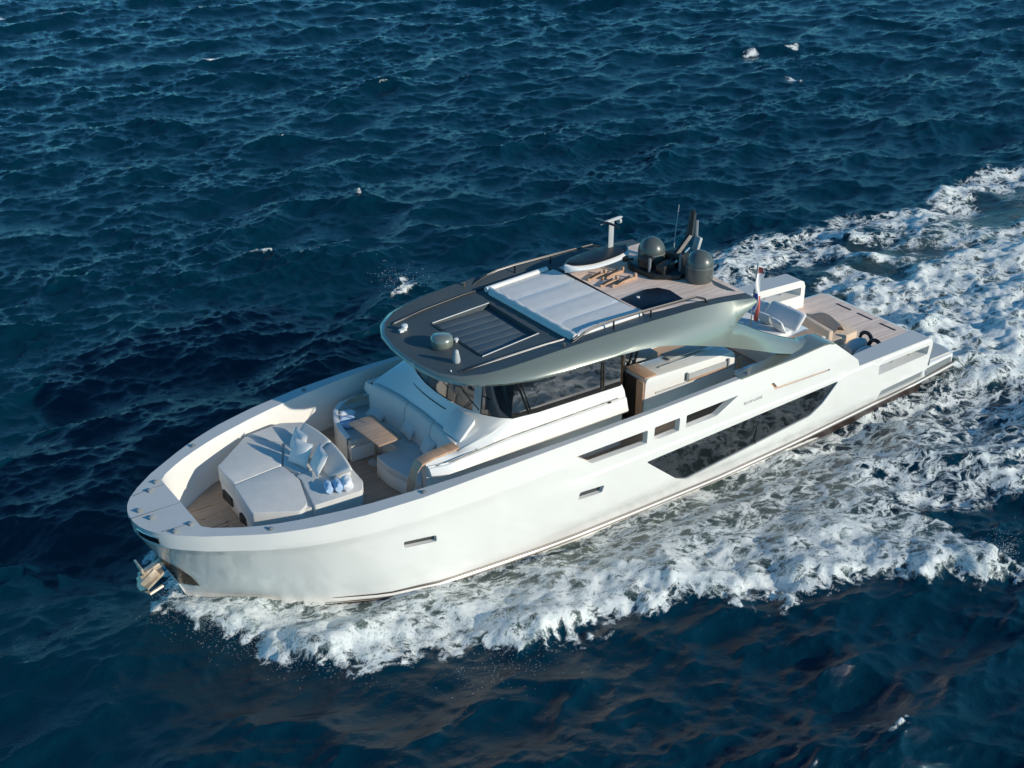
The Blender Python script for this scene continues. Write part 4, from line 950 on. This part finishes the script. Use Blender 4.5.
def towel_roll(loc, rz, label, off=0):
    t = thing('rolled_towel', label, 'towel', loc, rz, 'rolled towels on the deck seats')
    for k, (dx, m, r) in enumerate(((-.20, 'towelb', .085), (0, 'towelb', .10), (.18, 'towel', .12))):
        mb = MB(); rows = []
        for i in range(9):
            y = -.17+.34*i/8; e = (1-abs(2*i/8-1)**4)**.5
            rows.append([(dx+(r*(.75+.25*e))*math.cos(a)*(1+.10*math.sin(3*a+k+i*.5)), y+.02*math.sin(5*a+k), r+(r*(.75+.25*e))*math.sin(a)*(1+.12*math.sin(4*a+k+i*.8))) for a in np.linspace(0, 2*math.pi, 17)[:-1]])
        mb.loft(rows, closed=True, capends=True); obj('towel_fold', mb, M[m], t, smooth=60)
    return t
towel_roll((-7.02, -1.10, 2.06), R(-20), 'blue and white rolled towel lying on the foredeck sun bed behind the pillows')

# ================================================================== U-shaped lounge
LG = (-4.9, .3, 1.25)
lg = thing('lounge_sofa', 'U shaped grey lounge sofa built against the cabin front around the teak table', 'sofa', LG)
star = [(-4.30, 2.02), (-4.75, 2.28), (-5.15, 2.30), (-5.55, 1.95), (-5.72, 1.35), (-5.70, .86), (-4.95, .84), (-4.30, .84)]
mid = [(-4.30, .84), (-4.98, .84), (-4.98, .02), (-4.30, .02)]
port = [(-4.30, .02), (-5.52, .04), (-5.52, -.50), (-5.36, -1.30), (-5.30, -1.58), (-4.30, -1.58)]
for nm, pp in (('seat_base', star), ('seat_base', mid), ('seat_base', port)):
    cx = sum(p[0] for p in pp)/len(pp); cy = sum(p[1] for p in pp)/len(pp)
    mb = MB(); mb.prism([(cx+(x-cx)*.98, cy+(y-cy)*.998) for x, y in pp], 1.255, 1.60); obj(nm, local(mb, LG), M['gel'], lg, bevel=.02)
    mb = MB(); mb.prism(rnd([(cx+(x-cx)*.995, cy+(y-cy)*.99) for x, y in pp], .06, 3), 1.60, 1.78); obj('seat_cushion', local(mb, LG), M['fabric'], lg, bevel=.045, seg=3)
def wallrow(t): return backtop(t)
for (t0, t1) in ((.95, .28), (.27, -.30), (-.31, -.86)):
    rows = []
    for t in np.linspace(t0, t1, 8):
        x, y = backtop(t); rows.append([(x-.02, y, 1.76), (x-.20, y, 1.76), (x-.15, y, 2.36), (x-.10, y, 2.50), (x-.0, y, 2.54), (x+.06, y, 2.50)])
    mb = MB(); mb.loft(rows, closed=True, capends=True); obj('back_cushion', local(mb, LG), M['fabric'], lg, bevel=.03, seg=2, smooth=60)
# pale head rest pad on the port corner of the dash
mb = MB(); mb.prism([(-4.40, -.95), (-3.98, -.85), (-3.95, -1.55), (-4.40, -1.62)], lambda x, y: 2.47+(x+4.40)*.72, lambda x, y: 2.565+(x+4.40)*.80); obj('head_rest', local(mb, LG), M['fabric2'], lg, bevel=.02)
# starboard side return with teak shelf
cv = [(-5.74, .95), (-5.73, 1.35), (-5.66, 1.70), (-5.50, 2.02), (-5.22, 2.27), (-4.85, 2.34), (-4.40, 2.30)]
rows = []
for k, (x, y) in enumerate(cv):
    a = cv[max(0, k-1)]; b = cv[min(len(cv)-1, k+1)]; d = Vector((b[0]-a[0], b[1]-a[1])).normalized(); nx, ny = d.y, -d.x; h = min(2.02, 1.84+.06*k)
    rows.append([(x, y, 1.27), (x, y, h-.02), (x+nx*.03, y+ny*.03, h), (x+nx*.12, y+ny*.12, h), (x+nx*.14, y+ny*.14, 1.7)])
mb = MB(); mb.loft(rows); obj('side_return', local(mb, LG), M['gel'], lg, smooth=50)
mb = MB(); mb.prism([(-5.18, 2.04), (-4.62, 1.98), (-4.62, 2.24), (-5.0, 2.20)], 2.03, 2.05); obj('teak_shelf', local(mb, LG), M['teakx'], lg)
G2 = 'scatter pillows on the lounge sofa'
pillow((-4.66, 1.45, 1.93), R(8), R(-24), R(10), .40, .50, .16, 'flat grey pillow on the starboard end of the lounge sofa near the towel', 'fabric', G2)
pillow((-4.50, .30, 2.03), 0, R(-55), R(-4), .44, .50, .17, 'grey pillow leaning on the lounge backrest in the middle, behind the table', 'fabric', G2)
pillow((-4.58, -.62, 2.03), 0, R(-55), R(-14), .44, .50, .17, 'grey pillow leaning on the lounge backrest nearest the teak arm rest', 'fabric', G2)
towel_roll((-5.35, 1.62, 1.79), R(60), 'blue and white rolled towel lying on the lounge sofa beside the teak table')

tb = thing('deck_table', 'rectangular teak table on a steel column in front of the lounge sofa', 'table', (-5.22, .55, 1.25), R(2))
mb = MB(); mb.box((0, 0, .82), (.62, 1.28, .05)); obj('table_top', mb, teak('table_teak', (.50, .35, .25), 'Y', .32, .4, .15), tb, bevel=.018)
mb = MB(); mb.lathe([(.05, .03), (.05, .5), (.07, .79)], (0, 0, 0), 16); obj('column', mb, M['steel'], tb)
mb = MB(); mb.lathe([(.20, 0), (.20, .02), (.06, .05)], (0, 0, .004), 24); obj('foot_plate', mb, M['lgrey'], tb)

# ================================================================== aft cockpit furniture
AS = (6.0, 0, 1.25)
as_ = thing('aft_sofa', 'white aft facing sofa with tilted backrest at the rear edge of the main deck', 'sofa', AS)
mb = MB(); mb.prism([(5.2, -1.45), (7.05, -1.30), (7.05, 1.35), (5.2, 1.45)], 1.255, 1.72); obj('seat_base', local(mb, AS), M['gel'], as_, bevel=.03)
mb = MB(); mb.prism([(6.15, -1.38), (6.98, -1.26), (6.98, -.75), (6.15, -.85)], 1.725, 1.75); obj('teak_top', local(mb, AS), M['teakx'], as_)
for (y0, y1) in ((-.78, .28), (.30, 1.30)):
    mb = MB(); mb.prism([(5.30, y0), (6.35, y0), (6.35, y1), (5.30, y1)], 1.72, 1.88); obj('seat_cushion', local(mb, AS), M['fabric2'], as_, bevel=.05, seg=3)
lean((6.30, .30), (6.36, -.86), 0, 1.86, .40, .14, 'back_cushion', M['fabric2'], as_, AS, -.8)
lean((6.30, 1.30), (6.30, .34), 0, 1.86, .30, .14, 'back_cushion', M['fabric2'], as_, AS, -.8)
G3 = 'scatter pillows on the aft sofa'
pillow((6.02, -.10, 2.05), 0, R(60), R(8), .40, .44, .16, 'white pillow on the aft sofa farther from the sage arch', grp=G3)
pillow((6.00, -.58, 2.05), 0, R(60), R(-6), .42, .46, .16, 'white pillow on the aft sofa closer to the sage arch', grp=G3)
mb = MB(); mb.prism([(3.9, -2.0), (5.15, -1.9), (5.15, -1.2), (3.9, -1.2)], 1.255, 1.62); o = obj('side_bench', mb, M['gel'], None, bevel=.03); tag(o, 'low white bench in the shade under the port roof arch', 'bench')
mb = MB(); mb.box((4.2, -1.1, 1.62), (.16, .05, .5)); obj('teak_insert', mb, M['teakx'], o)
# ensign on its staff
fl = thing('flag', 'red white and blue flag hanging from a staff at the rear of the port arch', 'flag', (4.55, -1.0, 3.05))
FO = (4.55, -1.0, 3.05)
mb = MB(); mb.tube([(0, 0, -.75), (.06, .03, .2), (.2, .12, 1.12)], .016, 6); obj('flag_staff', mb, M['steel'], fl)
def cloth(u0, u1, t0, t1, m):
    rows = []
    for i in range(11):
        t = t0+(t1-t0)*i/10; row = []
        for j in range(4):
            u = u0+(u1-u0)*j/3
            row.append((.02+.17*t+.20*u+.02*math.sin(9*t), .02+.11*t-.16*u+.03*math.sin(8*u+7*t), .02+1.05*t-.05*u))
        rows.append(row)
    mb = MB(); mb.loft(rows); obj('flag_stripe', mb, M[m], fl, smooth=60)
cloth(.42, .72, -.30, .30, 'red'); cloth(0, .34, -.05, .35, 'blue'); cloth(.34, .66, .30, .82, 'wcloth'); cloth(0, .34, .35, .80, 'wcloth'); cloth(.20, .50, .82, .96, 'red'); cloth(.34, .42, -.1, .30, 'wcloth')

# platform furniture: sand coloured lounge + two water scooters
PLc = (8.9, .3, .63)
pf = thing('platform_lounge', 'sand coloured padded lounge with raised sides on the stern platform', 'lounge', PLc)
mb = MB(); mb.prism([(8.15, -.45), (9.45, -.35), (9.60, 1.15), (8.35, 1.25)], .635, .86); obj('seat', local(mb, PLc), M['beige'], pf, bevel=.04)
mb = MB(); mb.prism([(8.05, -.55), (8.20, -.56), (8.42, 1.30), (8.27, 1.32)], .635, 1.28); obj('backrest', local(mb, PLc), M['beige'], pf, bevel=.03)
mb = MB(); rows = []
for i in range(15):
    u = i/14; row = []
    for j in range(9):
        v = j/8; x = 8.95+.6*(v-.5)+.06*math.sin(5*u); y = -.15+1.2*u
        row.append((x, y, .88+.30*math.exp(-((v-.5)/.22)**2)*(.55+.45*math.sin(u*3.1+.3))+.03*math.sin(9*u+6*v)))
    rows.append(row)
mb.loft(rows); obj('folded_cover', local(mb, PLc), M['beige'], pf, smooth=60)
labs = ['grey water scooter with black ring handle nearer the port bulwark on the stern platform', 'grey water scooter with black ring handle nearer the sand lounge on the stern platform']
def scooter(loc, rz, lab):
    s = thing('water_scooter', lab, 'water scooter', loc, rz, 'water scooters on the stern platform')
    mb = MB(); rows = []
    for i in range(13):
        t = i/12; w = .22*(math.sin(math.pi*min(1, t*.9+.12))**.5); h = .20*(math.sin(math.pi*min(1, t*.85+.13))**.6)
        rows.append([(-.45+.9*t, w*math.cos(a), .22+h*math.sin(a)) for a in np.linspace(0, 2*math.pi, 17)[:-1]])
    mb.loft(rows, closed=True, capends=True); obj('body', mb, M['lgrey'], s, smooth=60)
    mb = MB(); ring_ = [(.42, .17*math.cos(a), .30+.17*math.sin(a)) for a in np.linspace(0, 2*math.pi, 17)]
    mb.tube(ring_, .055, 8, cap=False); obj('handle_ring', mb, M['black'], s, smooth=60)
    mb = MB(); mb.box((0, 0, .03), (.6, .3, .06)); obj('cradle', mb, M['black'], s, bevel=.01)
    return s
scooter((8.55, -1.45, .635), R(10), labs[0]); scooter((8.72, -.98, .635), R(10), labs[1])

# ================================================================== spray
def spray():
    rg = np.random.default_rng(4)
    X, Y, Z, F = SEA
    cand = [( -10.5, -.5), (-10.2, -1.5), (-9.6, -2.6), (-8.8, -3.7), (-7.8, -4.35), (-6.6, -4.65), (-5.6, -5.0), (-4.8, -5.6), (-3.7, -5.6), (-2.4, -5.75), (-1.2, -6.5), (-.2, -7.2), (.9, -7.35), (1.9, -7.7), (3.0, -8.6), (4.1, -9.15), (4.9, -9.3)]
    vs = []; fs = []
    oc = np.array([(1, 0, 0), (-1, 0, 0), (0, 1, 0), (0, -1, 0), (0, 0, 1), (0, 0, -1)], float)
    of = [(0, 2, 4), (2, 1, 4), (1, 3, 4), (3, 0, 4), (2, 0, 5), (1, 2, 5), (3, 1, 5), (0, 3, 5)]
    P = []
    for i in range(11000):
        u = rg.random()**1.0*(len(cand)-1.001); k = int(u); t = u-k
        x = cand[k][0]*(1-t)+cand[k+1][0]*t; y = cand[k][1]*(1-t)+cand[k+1][1]*t
        outw = rg.exponential(.10)-.45; x += rg.normal(0, .12); y -= outw
        z = .25+rg.exponential(.13)*(1.2-min(1, max(0, outw)))
        P.append((x, y, max(.05, z), rg.uniform(.0025, .007)))
    for i in range(1200):       # sheet of droplets thrown off the bow and round the splash ahead of it
        u = rg.random()**1.3*4; k = int(u); t = u-k
        x = cand[k][0]*(1-t)+cand[k+1][0]*t; y = cand[k][1]*(1-t)+cand[k+1][1]*t
        P.append((x+rg.normal(-.1, .3), y-abs(rg.normal(0, .35))+.3, abs(rg.normal(.25, .2)), rg.uniform(.0025, .006)))
    for i in range(350):        # loose droplets in front of the second breaker
        P.append((rg.normal(-5.9, .6), rg.normal(-5.6, .45), abs(rg.normal(.2, .2)), rg.uniform(.0025, .006)))
    for i in range(150): P.append((rg.normal(1.5, .35), rg.normal(11.2, .45), abs(rg.normal(.1, .35)), rg.uniform(.004, .010)))
    for i in range(2500):
        x = 11+abs(rg.normal(0, 3.5)); P.append((x, rg.normal(-.3, 1.4), .15+rg.exponential(.2), rg.uniform(.003, .008)))
    P = np.array(P)
    V = (P[:, None, :3]+oc[None]*P[:, 3][:, None, None]*np.array([1, 1, 1.2])).reshape(-1, 3)
    Fq = (np.array(of)[None]+6*np.arange(len(P))[:, None, None]).reshape(-1, 3)
    me = bpy.data.meshes.new('sea_spray'); me.from_pydata(V.tolist(), [], Fq.tolist())
    me.materials.append(mat('spray_white', (.80, .83, .84), .6))
    o = bpy.data.objects.new('sea_spray', me); COL.objects.link(o); o['kind'] = 'stuff'; tag(o, 'white spray droplets flying over the bow wave and the wake', 'spray')
spray()
